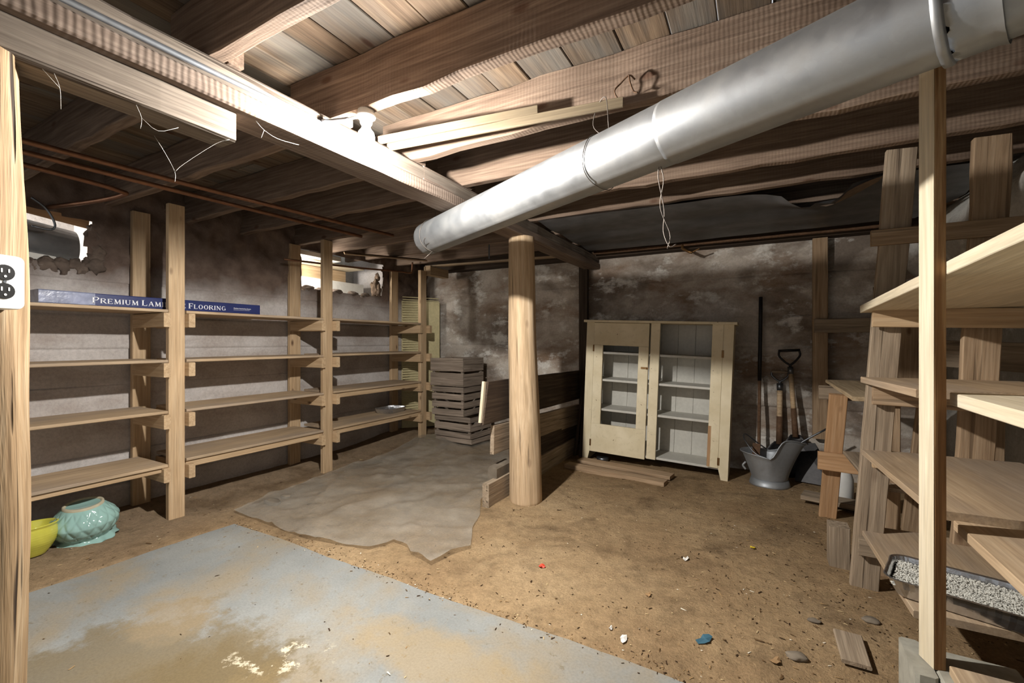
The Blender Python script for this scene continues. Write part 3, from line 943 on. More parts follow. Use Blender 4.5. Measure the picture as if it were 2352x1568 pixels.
def foil_pan(name, loc, rz, w, d, h, mat, label, cat, fill=None, cr=1.0):
    root = thing(name, label, cat, loc)
    m = Matrix.Translation(loc) @ Matrix.Rotation(rz, 4, 'Z')
    def ring(hw, hd, r, z, crimp=0, n=12):
        pts = []
        L = []
        for k, (sx, sy) in enumerate(((1, 1), (-1, 1), (-1, -1), (1, -1))):
            for j in range(n):
                a = math.pi / 2 * (k + j / (n - 1))
                L.append(Vector((sx * (hw - r) + r * math.cos(a), sy * (hd - r) + r * math.sin(a), z)))
            nx_ = (((1, 1), (-1, 1), (-1, -1), (1, -1))[(k + 1) % 4])
            a = math.pi / 2 * (k + 1)
            e0 = L[-1]; e1 = Vector((nx_[0] * (hw - r) + r * math.cos(a), nx_[1] * (hd - r) + r * math.sin(a), z))
            for j in range(1, 22): L.append(e0.lerp(e1, j / 22))
        for i, p in enumerate(L):
            q = Vector((p.x, p.y, 0)).normalized() * crimp * cr * (1 if i % 2 else -1) + Vector((n2(p.x, p.y, 14, 3), n2(p.x, p.y, 14, 6), 0)) * .004 * (1 - cr)
            pts.append(p + q)
        return pts
    rings = [ring(w * .42, d * .40, .03, 0), ring(w * .43, d * .41, .03, .002, .002), ring(w * .465, d * .45, .035, h * .5, .003), ring(w * .485, d * .475, .04, h * .94, .0025), ring(w * .5, d * .5, .045, h, .001), ring(w * .508, d * .512, .046, h * .97, .001), ring(w * .5, d * .5, .045, h * .93, 0)]
    V = [v for r in rings for v in r]
    n = len(rings[0])
    Fc = [tuple(range(n - 1, -1, -1))]
    for r in range(len(rings) - 1):
        Fc += [(r * n + i, r * n + (i + 1) % n, (r + 1) * n + (i + 1) % n, (r + 1) * n + i) for i in range(n)]
    mesh_obj('pan', V, Fc, mat, root, m, False)
    if fill:
        rr = random.Random(5)
        V, Fc = [], []
        for _ in range(5200):
            x, y = rr.uniform(-w * .455, w * .455), rr.uniform(-d * .44, d * .44)
            z = h * fill + rr.uniform(-.004, .003) + .004 * n2(x, y, 12)
            s = rr.uniform(.0022, .0036)
            a = rr.uniform(0, 6.28); el = rr.uniform(.9, 1.9)
            b = len(V)
            cx_, sx_ = math.cos(a), math.sin(a)
            for dx, dy, dz in ((-el, 0, 0), (0, -1, 0), (el, 0, 0), (0, 1, 0), (0, 0, 1), (0, 0, -1)):
                V.append((x + s * (dx * cx_ - dy * sx_), y + s * (dx * sx_ + dy * cx_), z + s * dz))
            Fc += [(b, b + 1, b + 4), (b + 1, b + 2, b + 4), (b + 2, b + 3, b + 4), (b + 3, b, b + 4), (b + 1, b, b + 5), (b + 2, b + 1, b + 5), (b + 3, b + 2, b + 5), (b, b + 3, b + 5)]
        b = len(V)
        V += [(-w * .455, -d * .44, h * fill - .004), (w * .455, -d * .44, h * fill - .004), (w * .455, d * .44, h * fill - .004), (-w * .455, d * .44, h * fill - .004)]
        Fc.append((b, b + 1, b + 2, b + 3))
        tag(mesh_obj('litter_pellets', V, Fc, M['pellets'], root, m), 'pale grey pellets filling the pan', None, None, 'stuff')
    return root
foil_pan('foil_pan', (-3.40, 3.50, .3745), math.radians(98), .30, .22, .05, M['foil'], 'empty crimped foil baking pan on the lowest pine shelf', 'pan')

# ribbed yellow panel in the corner behind the shelving
pn = thing('foam_panel', 'yellow ribbed foam panel standing in the corner behind the last shelves', 'panel', (-3.62, 4.2, .1))
pa, pb = Vector((-3.635, 3.93, .1)), Vector((-3.42, 4.33, .1))
plank('panel_sheet', (pa + pb) / 2, (pa + pb) / 2 + Vector((0, 0, 1.5)), (pb - pa).length, .02, (.78, -.62, 0), M['panel'], pn, 0, .002)
for k in range(50):
    z = .12 + k * .029
    off = Vector((.78, -.62, 0)) * .0105
    plank('rib', pa + off + Vector((0, 0, z)), pb + off + Vector((0, 0, z)), .012, .004, (.78, -.62, 0), M['panel'], pn, 0, .001, seg=1)

# ------------------------------------------------------------------ wall openings on the left
w1 = thing('window_1', 'broken wall opening with daylight behind the last shelf bays', 'window', (XL, 3.1, 1.6), kind='structure')
box('recess_back', (XL - .55, 2.5, 1.5), (XL - .52, 3.8, 2.2), M['wall_right'], w1, 0, 0)
box('recess_floor', (XL - .54, 2.5, 1.48), (XL - .03, 3.8, 1.52), M['cblock'], w1, 0, 0)
box('recess_side', (XL - .54, 3.70, 1.5), (XL - .03, 3.74, 2.2), M['wall_left'], w1, 0, 0)
box('recess_side', (XL - .54, 2.52, 1.5), (XL - .03, 2.56, 2.2), M['wall_left'], w1, 0, 0)
tag(box('foam_slab', (XL - .45, 2.62, 1.53), (XL - .2, 3.56, 1.755), M['foam'], None, .004, .002), 'white foam slab lying in the bright wall opening', 'foam slab')
fb = thing('frame_board', 'yellow pine window framing boards above the white foam slab', 'board', (XL - .3, 3.0, 1.72))
box('rail_board', (XL - .40, 2.60, 1.775), (XL - .36, 3.45, 1.90), M['pine'], fb)
box('upright', (XL - .358, 2.82, 1.757), (XL - .32, 2.86, 1.90), M['pine'], fb)
box('top_board', (XL - .40, 2.60, 1.905), (XL - .12, 3.50, 1.922), M['pale'], fb)
tag(box('foam_slab', (XL - .30, 2.60, 1.925), (XL - .02, 3.1, 1.972), M['foam'], None, .004, .002), 'thin white foam strip near the joists above the framing boards', 'foam slab')
def daylight(name, loc, rot, sx, sy, e):
    l = bpy.data.lights.new(name, 'AREA'); l.shape = 'RECTANGLE'; l.size = sx; l.size_y = sy
    l.energy = e; l.color = (1, .97, .92)
    o = bpy.data.objects.new(name, l); col.objects.link(o)
    o.location = loc; o.rotation_euler = rot
    return o
daylight('window_daylight', (XL - .13, 2.585, 1.76), (math.radians(90), 0, math.radians(25)), .2, .3, 14)
rub = thing('rubble_pile', 'crumbly fibrous lump at the edge of the bright wall opening', 'rubble', (XL - .02, 3.56, 1.6))
def lump(name, c, r, mat, parent=None, sub=3, amp=.35, fr=6, sq=(1, 1, 1), seed=0):
    bm = bmesh.new()
    bmesh.ops.create_icosphere(bm, subdivisions=sub, radius=1)
    for v in bm.verts:
        n = noise.noise(v.co * fr * .3 + Vector((seed, seed * 2, 0))) * amp + noise.noise(v.co * fr + Vector((seed, 0, 0))) * amp * .35
        v.co = Vector((v.co.x * sq[0], v.co.y * sq[1], v.co.z * sq[2])) * r * (1 + n)
    me = bpy.data.meshes.new(name); bm.to_mesh(me); bm.free()
    me.materials.append(mat)
    for p in me.polygons: p.use_smooth = True
    o = bpy.data.objects.new(name, me); col.objects.link(o)
    place(o, parent, Matrix.Translation(c))
    return o
lump('rubble_lump', (XL - .03, 3.58, 1.69), .07, M['tarback'], rub, 4, .5, 9, (.6, .8, 1.5), 3)
lump('rubble_lump', (XL - .03, 3.60, 1.83), .04, M['tarback'], rub, 3, .5, 9, (.6, .7, 1.2), 5)
rubble_stones = [((XL - .02, 2.72, 1.615), .045), ((XL - .02, 2.86, 1.61), .04), ((XL - .02, 3.05, 1.612), .045), ((XL - .02, 3.25, 1.615), .04), ((XL - .02, 3.42, 1.618), .036)]
for i, (c, r) in enumerate(rubble_stones):
    lump('rubble_lump', c, r, M['earth'], rub, 3, .35, 5, (.9, 1.6, .7), i + 11)

w2 = thing('window_2', 'broken wall opening stuffed with sheet metal above the carton', 'window', (XL, .85, 1.6), kind='structure')
box('recess_back', (XL - .55, .4, 1.5), (XL - .52, 1.3, 2.2), M['wall_left'], w2, 0, 0)
box('recess_floor', (XL - .54, .4, 1.48), (XL - .03, 1.3, 1.52), M['cblock'], w2, 0, 0)
box('recess_side', (XL - .54, 1.24, 1.5), (XL - .03, 1.28, 2.2), M['wall_left'], w2, 0, 0)
for i in range(16):
    u = i / 15
    yy_ = .62 + .75 * u if i < 11 else 1.185
    zz_ = 1.575 if i < 11 else 1.60 + (i - 11) * .055
    lump('rubble_lump', (XL - .005, yy_ + rnd.uniform(-.01, .02), zz_ + rnd.uniform(-.015, .015)), rnd.uniform(.028, .05), M['earth'], w2, 3, .6, 7, (.6, 1.0, 1.1), i + 50)
V, Fc = [], []
nb = 14
for i in range(nb + 1):
    a = math.radians(-20 + 190 * i / nb)
    for y, r in ((.30, .12), (.75, .12), (1.12, .115)):
        V.append((XL - .13 + r * math.cos(a - 1.4), y, 1.80 - (y - .3) * .12 + r * math.sin(a - 1.4)))
for i in range(nb):
    for k in range(2): Fc.append((i * 3 + k, i * 3 + k + 1, (i + 1) * 3 + k + 1, (i + 1) * 3 + k))
mt = mesh_obj('bent_sheet_metal', V, Fc, M['galv'], None, None, True)
mt.modifiers.new('thickness', 'SOLIDIFY').thickness = .002
tag(mt, 'curved galvanized metal sheet poking out of the broken wall opening', 'sheet metal')
tag(plank('insulation_scrap', (XL - .04, .5, 1.60), (XL - .05, 1.02, 1.61), .12, .02, (1, 0, .3), M['foam'], None, .01, .004), 'pale insulation scrap under the curved sheet metal', 'insulation')
tag(plank('broken_board', (XL - .06, .55, 1.95), (XL - .05, 1.17, 1.87), .07, .02, (1, 0, 0), M['orangeboard'], None, .004), 'orange broken board above the curved sheet metal', 'board')
daylight('window_daylight_small', (XL - .27, .44, 1.78), (math.radians(90), 0, 0), .42, .34, 14)
ps = thing('pipe_strap', 'perforated metal hanger strap curling beside the outlet post', 'strap', (XL + .1, .93, 1.85))
tube('strap_band', [(XL + .1, .88, 1.93), (XL + .1, .94, 1.88), (XL + .1, .975, 1.80), (XL + .1, .955, 1.765), (XL + .1, .88, 1.77)], .006, M['steel'], ps, 6)

# ------------------------------------------------------------------ slatted crates
def crate(base, rz, w, d, h, rows, label, name='slatted_crate', tilt=0.0, thick=.011, gap=.017):
    root = thing(name, label, 'crate', base, 'slatted wooden crates stacked in the corner')
    m = Matrix.Translation(base) @ Matrix.Rotation(rz, 4, 'Z') @ Matrix.Rotation(tilt, 4, 'X')
    def pk(nm, p0, p1, ww, t, n, skew=0):
        return plank(nm, m @ Vector(p0), m @ Vector(p1), ww, t, m.to_3x3() @ Vector(n), M['crate'], root, .004, .002, seg=3)
    z = .004
    tot = sum(rows) + gap * (len(rows) - 1)
    k = (h - .004) / tot
    for r in rows:
        hh = r * k
        zc = z + hh / 2
        pk('slat', (-w / 2, -d / 2 + thick / 2, zc), (w / 2, -d / 2 + thick / 2, zc), hh, thick, (0, 1, 0))
        pk('slat', (-w / 2, d / 2 - thick / 2, zc), (w / 2, d / 2 - thick / 2, zc), hh, thick, (0, 1, 0))
        pk('slat', (w / 2 - thick / 2, -d / 2 + thick, zc - .004), (w / 2 - thick / 2, d / 2 - thick, zc - .004), hh * .96, thick, (1, 0, 0))
        pk('slat', (-w / 2 + thick / 2, -d / 2 + thick, zc - .004), (-w / 2 + thick / 2, d / 2 - thick, zc - .004), hh * .96, thick, (1, 0, 0))
        z += hh + gap * k
    for sx in (-1, 1):
        for sy in (-1, 1):
            pk('corner_post', (sx * (w / 2 - .026), sy * (d / 2 - .026), .01), (sx * (w / 2 - .026), sy * (d / 2 - .026), h - .01), .026, .026, (0, 1, 0))
    for k2 in range(4):
        yy = -d / 2 + .05 + k2 * (d - .1) / 3
        pk('bottom_slat', (-w / 2 + .012, yy, .012), (w / 2 - .012, yy, .012), d / 4.6, .009, (0, 0, 1))
    return root
CZ = fz(-2.8, 3.95) + .012
crate((-2.80, 3.99, CZ), math.radians(-4), .49, .37, .055, [.055], 'low single-board tray at the very bottom of the crate stack')
crate((-2.805, 3.98, CZ + .057), math.radians(-3), .48, .38, .225, [.05, .065, .05], 'three-slat weathered crate second from the bottom of the stack')
crate((-2.86, 3.965, CZ + .284), math.radians(0), .41, .39, .305, [.065, .065, .065, .055], 'four-slat brown crate below the top crate of the stack')
crate((-2.87, 3.96, CZ + .591), math.radians(-2), .44, .37, .30, [.14, .14], 'two-board grey crate topmost of the corner stack')

# ------------------------------------------------------------------ clear plastic on the dirt
POLY = [(-3.0, 1.665), (-2.74, 1.66), (-2.5, 1.645), (-2.24, 1.63), (-2.02, 1.665), (-1.81, 1.71), (-1.78, 1.80), (-1.775, 1.85), (-1.66, 1.83), (-1.58, 1.77), (-1.42, 1.735), (-1.41, 1.80), (-1.40, 1.88),
        (-1.35, 1.985), (-1.42, 2.1), (-1.49, 2.21), (-1.56, 2.4), (-1.66, 2.56), (-1.68, 2.9), (-1.72, 3.3), (-1.78, 3.75), (-2.1, 4.2), (-2.6, 4.25), (-3.1, 4.1), (-3.25, 3.8), (-3.15, 3.2), (-3.2, 2.75), (-3.14, 2.4), (-3.12, 2.0)]
def plz(x, y):
    z = fz(x, y) + .006
    z += .022 * (1 - abs(noise.noise((x * 3.2 + y * 2.2, y * 1.0 - x * .8, 3)))) ** 6 + .010 * (1 - abs(noise.noise((x * 2.0 - y * 4.0, y * 2.0 + x * 3, 9)))) ** 8 + .005 * abs(n2(x, y, 11, 14))
    z += .05 * math.exp(-((x + 1.72) / .09) ** 2) * sstep(2.2, 2.7, y) * (.5 + abs(n2(x, y, 7, 5)))
    z += .012 * math.exp(-((y - (1.95 + .55 * (x + 1.9))) / .03) ** 2) * sstep(-2.2, -1.7, x)
    return z
pls = sheet('plastic_sheet', POLY, plz, .032, M['plastic'], None, 8)
tag(pls, 'dusty clear plastic sheeting spread on the dirt before the crates', 'plastic sheet')

# ------------------------------------------------------------------ bin partition beside the log post
bp = thing('bin_partition', 'low plank partition running from the log post to the back wall', 'partition', (-1.61, 3.4, 0))
plank('plank', (-1.625, 2.56, .70), (-1.60, 4.31, .68), .29, .022, (1, 0, 0), M['darkboard'], bp, .004, skew0=.22)
plank('plank', (-1.628, 2.66, .43), (-1.60, 4.31, .38), .20, .032, (1, 0, 0), M['grey'], bp, .004)
plank('plank', (-1.60, 2.53, .08), (-1.60, 4.31, .085), .165, .05, (1, 0, 0), M['grey'], bp, .004)
plank('plank', (-1.615, 2.9, .245), (-1.60, 4.31, .23), .16, .025, (1, 0, 0), M['darkboard'], bp, .003)
box('stake', (-1.66, 3.2, 0), (-1.632, 3.28, .84), M['brownboard'], bp)
plank('edge_strip', (-1.64, 2.575, .845), (-1.637, 2.525, .57), .02, .03, (0, 1, 0), M['pale'], bp, .002)
tag(plank('concrete_chunk', (-1.625, 2.66, .17), (-1.625, 2.88, .17), .15, .075, (1, 0, 0), M['stone'], None, .012, .012), 'rough concrete chunk wedged in the partition beside the log', 'chunk')
tag(box('wall_stud', (-1.60, 4.315, .02), (-1.51, 4.362, 1.90), M['darkboard']), 'dark upright stud on the back wall left of the cupboard', 'stud')
for i, (x, dx) in enumerate(((-1.545, .03), (-1.49, -.02))):
    tag(plank('thin_lath', (x, 4.06, fz(x, 4.0) + .005), (x + dx, 4.29, .92 - .05 * i), .03, .018, (0, -1, 0), M['darkboard'], None), ['thin dark lath leaning beside the partition', 'second thin dark lath leaning next to the cupboard'][i], 'lath')

# ------------------------------------------------------------------ cream cupboard
CT = math.radians(2.2)
cm = Matrix.Translation((-1.432, 3.95, .004)) @ Matrix.Rotation(CT, 4, 'Y')
cab = thing('cupboard', 'leaning cream painted cupboard with one door missing', 'cupboard', (-.82, 4.1, 0))
def cbox(name, lo, hi, mat='cream', parent=None, ch=.002, axis=None):
    o = box(name, lo, hi, M[mat], None, ch, .0008, axis)
    m = cm @ o.matrix_basis
    place(o, parent or cab, m)
    return o
def cpoly(name, pts, y0, y1, mat='cream', parent=None):
    n = len(pts)
    V = [(x, y0, z) for x, z in pts] + [(x, y1, z) for x, z in pts]
    Fc = [tuple(range(n)), tuple(range(2 * n - 1, n - 1, -1))] + [(i, i + n, (i + 1) % n + n, (i + 1) % n) for i in range(n)]
    return mesh_obj(name, V, Fc, M[mat], parent or cab, cm)
CW, CD = 1.224, .33
cbox('top_board', (-.022, -.03, 1.297), (CW + .022, CD + .01, 1.318), 'cream', axis=0)
cbox('side_panel', (0, .02, .0), (.02, CD, 1.297), 'cream', axis=2)
cbox('side_panel', (CW - .02, .02, .04), (CW, CD, 1.297), 'cream', axis=2)
for k in range(8):
    a = .02 + k * (CW - .04) / 8
    cbox('back_board', (a + .0008, CD - .015, .10), (a + (CW - .04) / 8 - .0008, CD, 1.297), 'white_paint', axis=2)
cpoly('corner_stile', [(0, 0), (.042, 0), (.066, .108), (.072, .108), (.072, 1.297), (0, 1.297)], 0, .02)
cpoly('corner_stile', [(1.15, .132), (1.172, .042), (CW, .042), (CW, 1.297), (1.15, 1.297)], 0, .02)
cbox('stile_board', (1.066, 0, .135), (1.149, .02, 1.297), axis=2)
cbox('middle_stile', (.58, 0, .12), (.657, .02, 1.297), axis=2)
for z in (1.03, .78, .508, .138):
    cbox('shelf', (.021, .022, z - .02), (CW - .021, CD - .016, z), 'white_paint', axis=0)
cbox('bare_patch', (1.064, -.0015, .14), (1.088, .019, .47), 'orangeboard', axis=2)
dr = cbox('door', (.074, -.004, 1.09), (.566, .018, 1.294), axis=0)
cbox('door_stile', (.074, -.0042, .368), (.159, .0178, 1.089), parent=dr, axis=2)
cbox('door_stile', (.481, -.0042, .368), (.566, .0178, 1.089), parent=dr, axis=2)
cbox('door_panel', (.074, -.004, .108), (.566, .018, .367), parent=dr, axis=0)
lt = cbox('latch', (.508, -.012, .898), (.572, -.0045, .914), 'brass', parent=dr, axis=0)
cbox('latch_knob', (.548, -.03, .900), (.560, -.0125, .912), 'brass', parent=dr, axis=1)
for z in (1.06, .19):
    cbox('hinge', (1.142, -.006, z - .03), (1.158, -.0005, z + .03), 'brass', axis=2)
    cbox('hinge', (.066, -.010, z - .03), (.08, -.0045, z + .03), 'brass', axis=2)
tin = thing('round_tin', 'small round tin lying under the left end of the cupboard', 'tin', (-1.26, 4.03, fz(-1.26, 4.03)))
lathe('tin_body', [(.052, 0), (.055, .004), (.055, .028), (.05, .03), (.046, .026)], M['steel'], tin, Matrix.Translation((-1.26, 4.03, fz(-1.26, 4.03) + .012)), 28, True, cap1=True)
tag(plank('floor_board', (-1.42, 3.87, .035), (-.60, 3.76, .03), .12, .028, (0, 0, 1), M['brownboard'], None, .004), 'flat brown board on the dirt directly under the cupboard door', 'board')
tag(plank('floor_board', (-1.48, 3.70, .018), (-.62, 3.59, .014), .10, .045, (0, 0, 1), M['brownboard'], None, .004), 'thicker brown board lying in front of the cupboard', 'board')

# ------------------------------------------------------------------ tools and coal hod at the back wall
def d_shovel(label, grip, foot, gw, gl, shaft_r, metal_grip):
    root = thing('shovel', label, 'shovel', foot)
    grip, foot = Vector(grip), Vector(foot)
    ax = (foot - grip).normalized()
    sd = Vector((1, 0, 0)); sd = (sd - ax * sd.dot(ax)).normalized()
    fr_ = sd.cross(ax)
    neck = grip + ax * gl
    L = (foot - grip).length
    gmat = M['blacksteel'] if metal_grip else M['steel']
    tube('grip_yoke', [grip + sd * gw * .5, grip + sd * gw * .52 + ax * gl * .35, grip + sd * gw * .25 + ax * gl * .75, neck, neck + ax * .03], .008, gmat, root, 8)
    tube('grip_yoke', [grip - sd * gw * .5, grip - sd * gw * .52 + ax * gl * .35, grip - sd * gw * .25 + ax * gl * .75, neck, neck + ax * .03], .008, gmat, root, 8)
    tube('grip_bar', [grip - sd * gw * .55, grip + sd * gw * .55], .011, M['blacksteel'] if metal_grip else M['grey'], root, 10, k=1)
    tube('ferrule', [neck + ax * .01, neck + ax * .07], shaft_r * 1.12, M['steel'], root, 14, k=1)
    s_end = grip + ax * (L * .55)
    tube('shaft', [neck + ax * .065, s_end], shaft_r, M['pine'] if metal_grip else M['log'], root, 14, k=1)
    tube('socket', [s_end - ax * .09, s_end + ax * .14], shaft_r * 1.15, M['rust'], root, 14, k=1, rfn=lambda u: .95 + .1 * u)
    b0 = s_end + ax * .12
    V, Fc = [], []
    for i in range(8):
        u = i / 7
        wv = .10 * min(1, .35 + u * 2.5) * (1 - .15 * u * u)
        for j in range(7):
            t = j / 6 * 2 - 1
            V.append(b0 + ax * (u * (foot - b0).length) + sd * wv * t + fr_ * (.02 * (1 - t * t)))
    for i in range(7):
        for j in range(6):
            Fc.append((i * 7 + j, i * 7 + j + 1, (i + 1) * 7 + j + 1, (i + 1) * 7 + j))
    bl = mesh_obj('blade', V, Fc, M['blacksteel'], root, None, True)
    bl.modifiers.new('thickness', 'SOLIDIFY').thickness = .003
    return root
d_shovel('short shovel with a weathered wooden D-grip leaning behind the coal hod', (.168, 4.355, .865), (.16, 4.30, .03), .115, .085, .021, False)
d_shovel('taller shovel with a black steel D-grip leaning behind the coal hod', (.232, 4.335, 1.045), (.29, 4.20, .03), .14, .125, .0185, True)
bar = thing('digging_bar', 'tall dark iron digging bar leaning on the back wall', 'bar', (.012, 4.22, .02))
tube('shaft', [(.012, 4.22, .02), (.014, 4.25, .4), (.018, 4.29, .8)], .013, M['rust'], bar, 10, k=2)
tube('upper_shaft', [(.018, 4.288, .79), (.024, 4.33, 1.2), (.027, 4.352, 1.5)], .015, M['blacksteel'], bar, 10, k=2)

HX, HY = .085, 4.03
hz = fz(HX, HY)
hod = thing('coal_hod', 'dented galvanized coal hod with a flared spout before the shovels', 'coal hod', (HX, HY, hz))
lathe('foot_ring', [(.118, 0), (.142, 0), (.140, .012), (.128, .05), (.122, .05)], M['hod'], hod, Matrix.Translation((HX, HY, hz)), 40, True, cap0=True)
def hodfn(inner):
    V, Fc = [], []
    rows, sides = 14, 48
    for i in range(rows + 1):
        u = i / rows
        for s in range(sides):
            a = 2 * math.pi * s / sides
            c, sn = math.cos(a), math.sin(a)
            zr = .25 + .09 * sstep(.0, .7, c) - .0 * sstep(.2, .9, -c) - .02 * (1 - abs(c)) ** 2 + .035 * sstep(.0, .5, c) * sstep(.0, -.6, sn) - .05 * sstep(.0, .5, c) * sstep(.0, .6, sn)
            rb = .122
            rx = .195 if c < 0 else .235
            ry = .155 - .03 * sstep(0, .8, c)
            rt = 1 / math.sqrt((c / rx) ** 2 + (sn / ry) ** 2)
            e = u ** (1.3 if c > 0 else 1.1)
            r = rb + (rt - rb) * e + .008 * sstep(.9, 1, u)
            r -= inner
            V.append((r * c, r * sn, .045 + (zr - .045) * u + (inner if i == 0 else 0)))
    for i in range(rows):
        for s in range(sides):
            a0 = i * sides + s; a1 = i * sides + (s + 1) % sides
            q = (a0, a1, a1 + sides, a0 + sides)
            Fc.append(q if not inner else tuple(reversed(q)))
    return V, Fc, sides, rows
V1, F1, sd_, rw_ = hodfn(0)
V2, F2, _, _ = hodfn(.004)
off = len(V1)
Fall = F1 + [tuple(i + off for i in f) for f in F2]
Fall += [tuple(rw_ * sd_ + k for k in (s, (s + 1) % sd_)) + (off + rw_ * sd_ + (s + 1) % sd_, off + rw_ * sd_ + s) for s in range(sd_)]
Fall += [tuple(range(sd_ - 1, -1, -1)), tuple(off + s for s in range(sd_))]
mesh_obj('bucket', V1 + V2, Fall, M['hod'], hod, Matrix.Translation((HX, HY, hz)), True)
rim = [Vector(V1[rw_ * sd_ + s]) + Vector((HX, HY, hz)) for s in range(sd_)] 
tube('rim_wire', rim + [rim[0]], .005, M['hod'], hod, 6, k=1)
tube('bail_handle', [(HX - .02, HY - .150, hz + .235), (HX - .10, HY - .13, hz + .26), (HX - .17, HY - .06, hz + .34), (HX - .17, HY + .05, hz + .37), (HX - .08, HY + .12, hz + .29), (HX - .02, HY + .15, hz + .245)], .005, M['steel'], hod, 8)
tube('back_grip', [(HX - .165, HY - .02, hz + .16), (HX - .185, HY - .02, hz + .13), (HX - .165, HY - .02, hz + .10)], .008, M['hod'], hod, 8)
cs = thing('coal_shovel', 'slim coal shovel standing in the hod with its rod handle slanting up', 'shovel', (HX + .08, HY, hz + .2))
tube('handle_rod', [(HX + .02, HY - .02, hz + .18), (HX + .22, HY - .01, hz + .36), (HX + .37, HY + .0, hz + .47)], .007, M['steel'], cs, 8, k=3)
pok = thing('hand_trowel', 'small rusty trowel resting in the open end of the coal hod', 'trowel', (HX - .1, HY + .02, hz + .2))
plank('trowel_blade', (HX - .095, HY + .02, hz + .13), (HX - .09, HY + .05, hz + .30), .055, .003, (0, -1, .2), M['rust'], pok, .001, .001)

tag(box('wall_stud', (.392, 4.30, .34), (.493, 4.352, 1.95), M['brownboard']), 'brown upright stud on the back wall right of the shovels', 'stud')
tag(box('wall_board', (.40, 4.262, 1.19), (1.0, 4.298, 1.30), M['grey']), 'grey horizontal board nailed across the brown stud', 'board')
tag(plank('floor_board', (.28, 3.72, .045), (.70, 3.62, .04), .15, .035, (0, 0, 1), M['grey'], None, .006, .006), 'weathered grey board end on the dirt in front of the coal hod', 'board')
V = [(.26, 4.16, .02), (.50, 4.10, .02), (.48, 4.14, .16), (.40, 4.22, .32), (.30, 4.26, .30)]
smt = mesh_obj('metal_pan', V, [(0, 1, 2, 3, 4)], M['blacksteel'], None)
smt.modifiers.new('thickness', 'SOLIDIFY').thickness = .003
tag(smt, 'dark bent metal pan in the shadow behind the coal hod', 'metal pan')

# ------------------------------------------------------------------ low bench between the hod and the tilted shelves
bn = thing('low_bench', 'rough low bench with orange board legs beside the coal hod', 'bench', (.6, 3.0, 0))
plank('leg', (.392, 3.45, fz(.39, 3.45)), (.43, 3.30, .80), .092, .036, (0, -1, .15), M['orangeboard'], bn, .002)
plank('leg', (.80, 3.45, fz(.8, 3.45)), (.84, 3.30, .80), .092, .036, (0, -1, .15), M['brownboard'], bn, .002)
plank('crossbar', (.33, 3.335, .385), (.98, 3.335, .37), .11, .038, (0, -1, .1), M['orangeboard'], bn, .002)
plank('tabletop', (.73, 3.62, .855), (.73, 2.66, .845), .66, .02, (0, 0, 1), M['osb'], bn, .004)
plank('rail', (.34, 3.39, .80), (1.1, 3.39, .795), .085, .03, (0, 1, 0), M['grey'], bn, .002)
plank('lower_board', (.60, 3.30, .455), (.62, 2.62, .44), .30, .018, (0, 0, 1), M['grey'], bn, .003)
plank('leg', (.9, 2.76, fz(.9, 2.7)), (.9, 2.74, .835), .09, .036, (0, -1, 0), M['brownboard'], bn, .002)
plank('leg', (.545, 2.73, fz(.54, 2.7)), (.545, 2.72, .835), .09, .036, (0, -1, 0), M['brownboard'], bn, .002)
tag(plank('leaning_board', (.60, 3.02, .868), (.60, 3.12, 1.42), .075, .02, (-.3, -1, .15), M['grey'], None, .002), 'narrow grey board standing on the low bench', 'board')
tag(plank('leaning_board', (.86, 3.60, .878), (.90, 3.72, 1.33), .20, .02, (-.3, -1, .25), M['brownboard'], None, .004), 'wide brown board leaning on the back of the low bench', 'board')
tag(plank('leaning_board', (.82, 3.30, 1.06), (1.17, 2.80, 1.04), .14, .03, (-.8, -.6, 0), M['grey'], None, .006), 'weathered grey plank propped against the whitewashed wall', 'board')
jug = thing('plastic_jug', 'white plastic jug on the dirt under the low bench', 'jug', (.50, 3.78, 0))
lathe('jug_body', [(.06, 0), (.066, .01), (.066, .17), (.05, .22), (.022, .25), (.02, .275), (.018, .275)], M['white'], jug, Matrix.Translation((.515, 3.80, fz(.5, 3.78))), 24, True, cap1=True)

# ------------------------------------------------------------------ tilted shelving on the right
ru = thing('plank_shelving', 'rickety plank shelving with leaning legs on the whitewashed side', 'shelving', (.68, 2.0, 0))
plank('leg', (.425, 2.545, fz(.42, 2.54) - .01), (.563, 2.575, 1.975), .105, .036, (0, -1, 0), M['grey'], ru, .004, .003, 1.02)
plank('leg', (.77, 2.56, fz(.77, 2.56) - .01), (.862, 2.60, 1.975), .115, .036, (0, -1, 0), M['brownboard'], ru, .008, .004)
def cleat(x0, x1, z, hgt, mat='pine', y=2.515, t=.03, dz=0):
    plank('cleat', (x0, y, z), (x1, y, z + dz), hgt, t, (0, -1, 0), M[mat], ru, .002)
cleat(.45, .98, 1.585, .07, 'brownboard', 2.54)
cleat(.45, .92, 1.225, .08, 'pine', 2.508, .03, -.012)
cleat(.45, .93, .885, .09, 'brownboard', 2.508, .03, -.01)
cleat(.45, .93, .585, .05, 'pine', 2.508, .03, -.01)
cleat(.40, .93, .20, .075, 'grey', 2.508, .03, -.01)
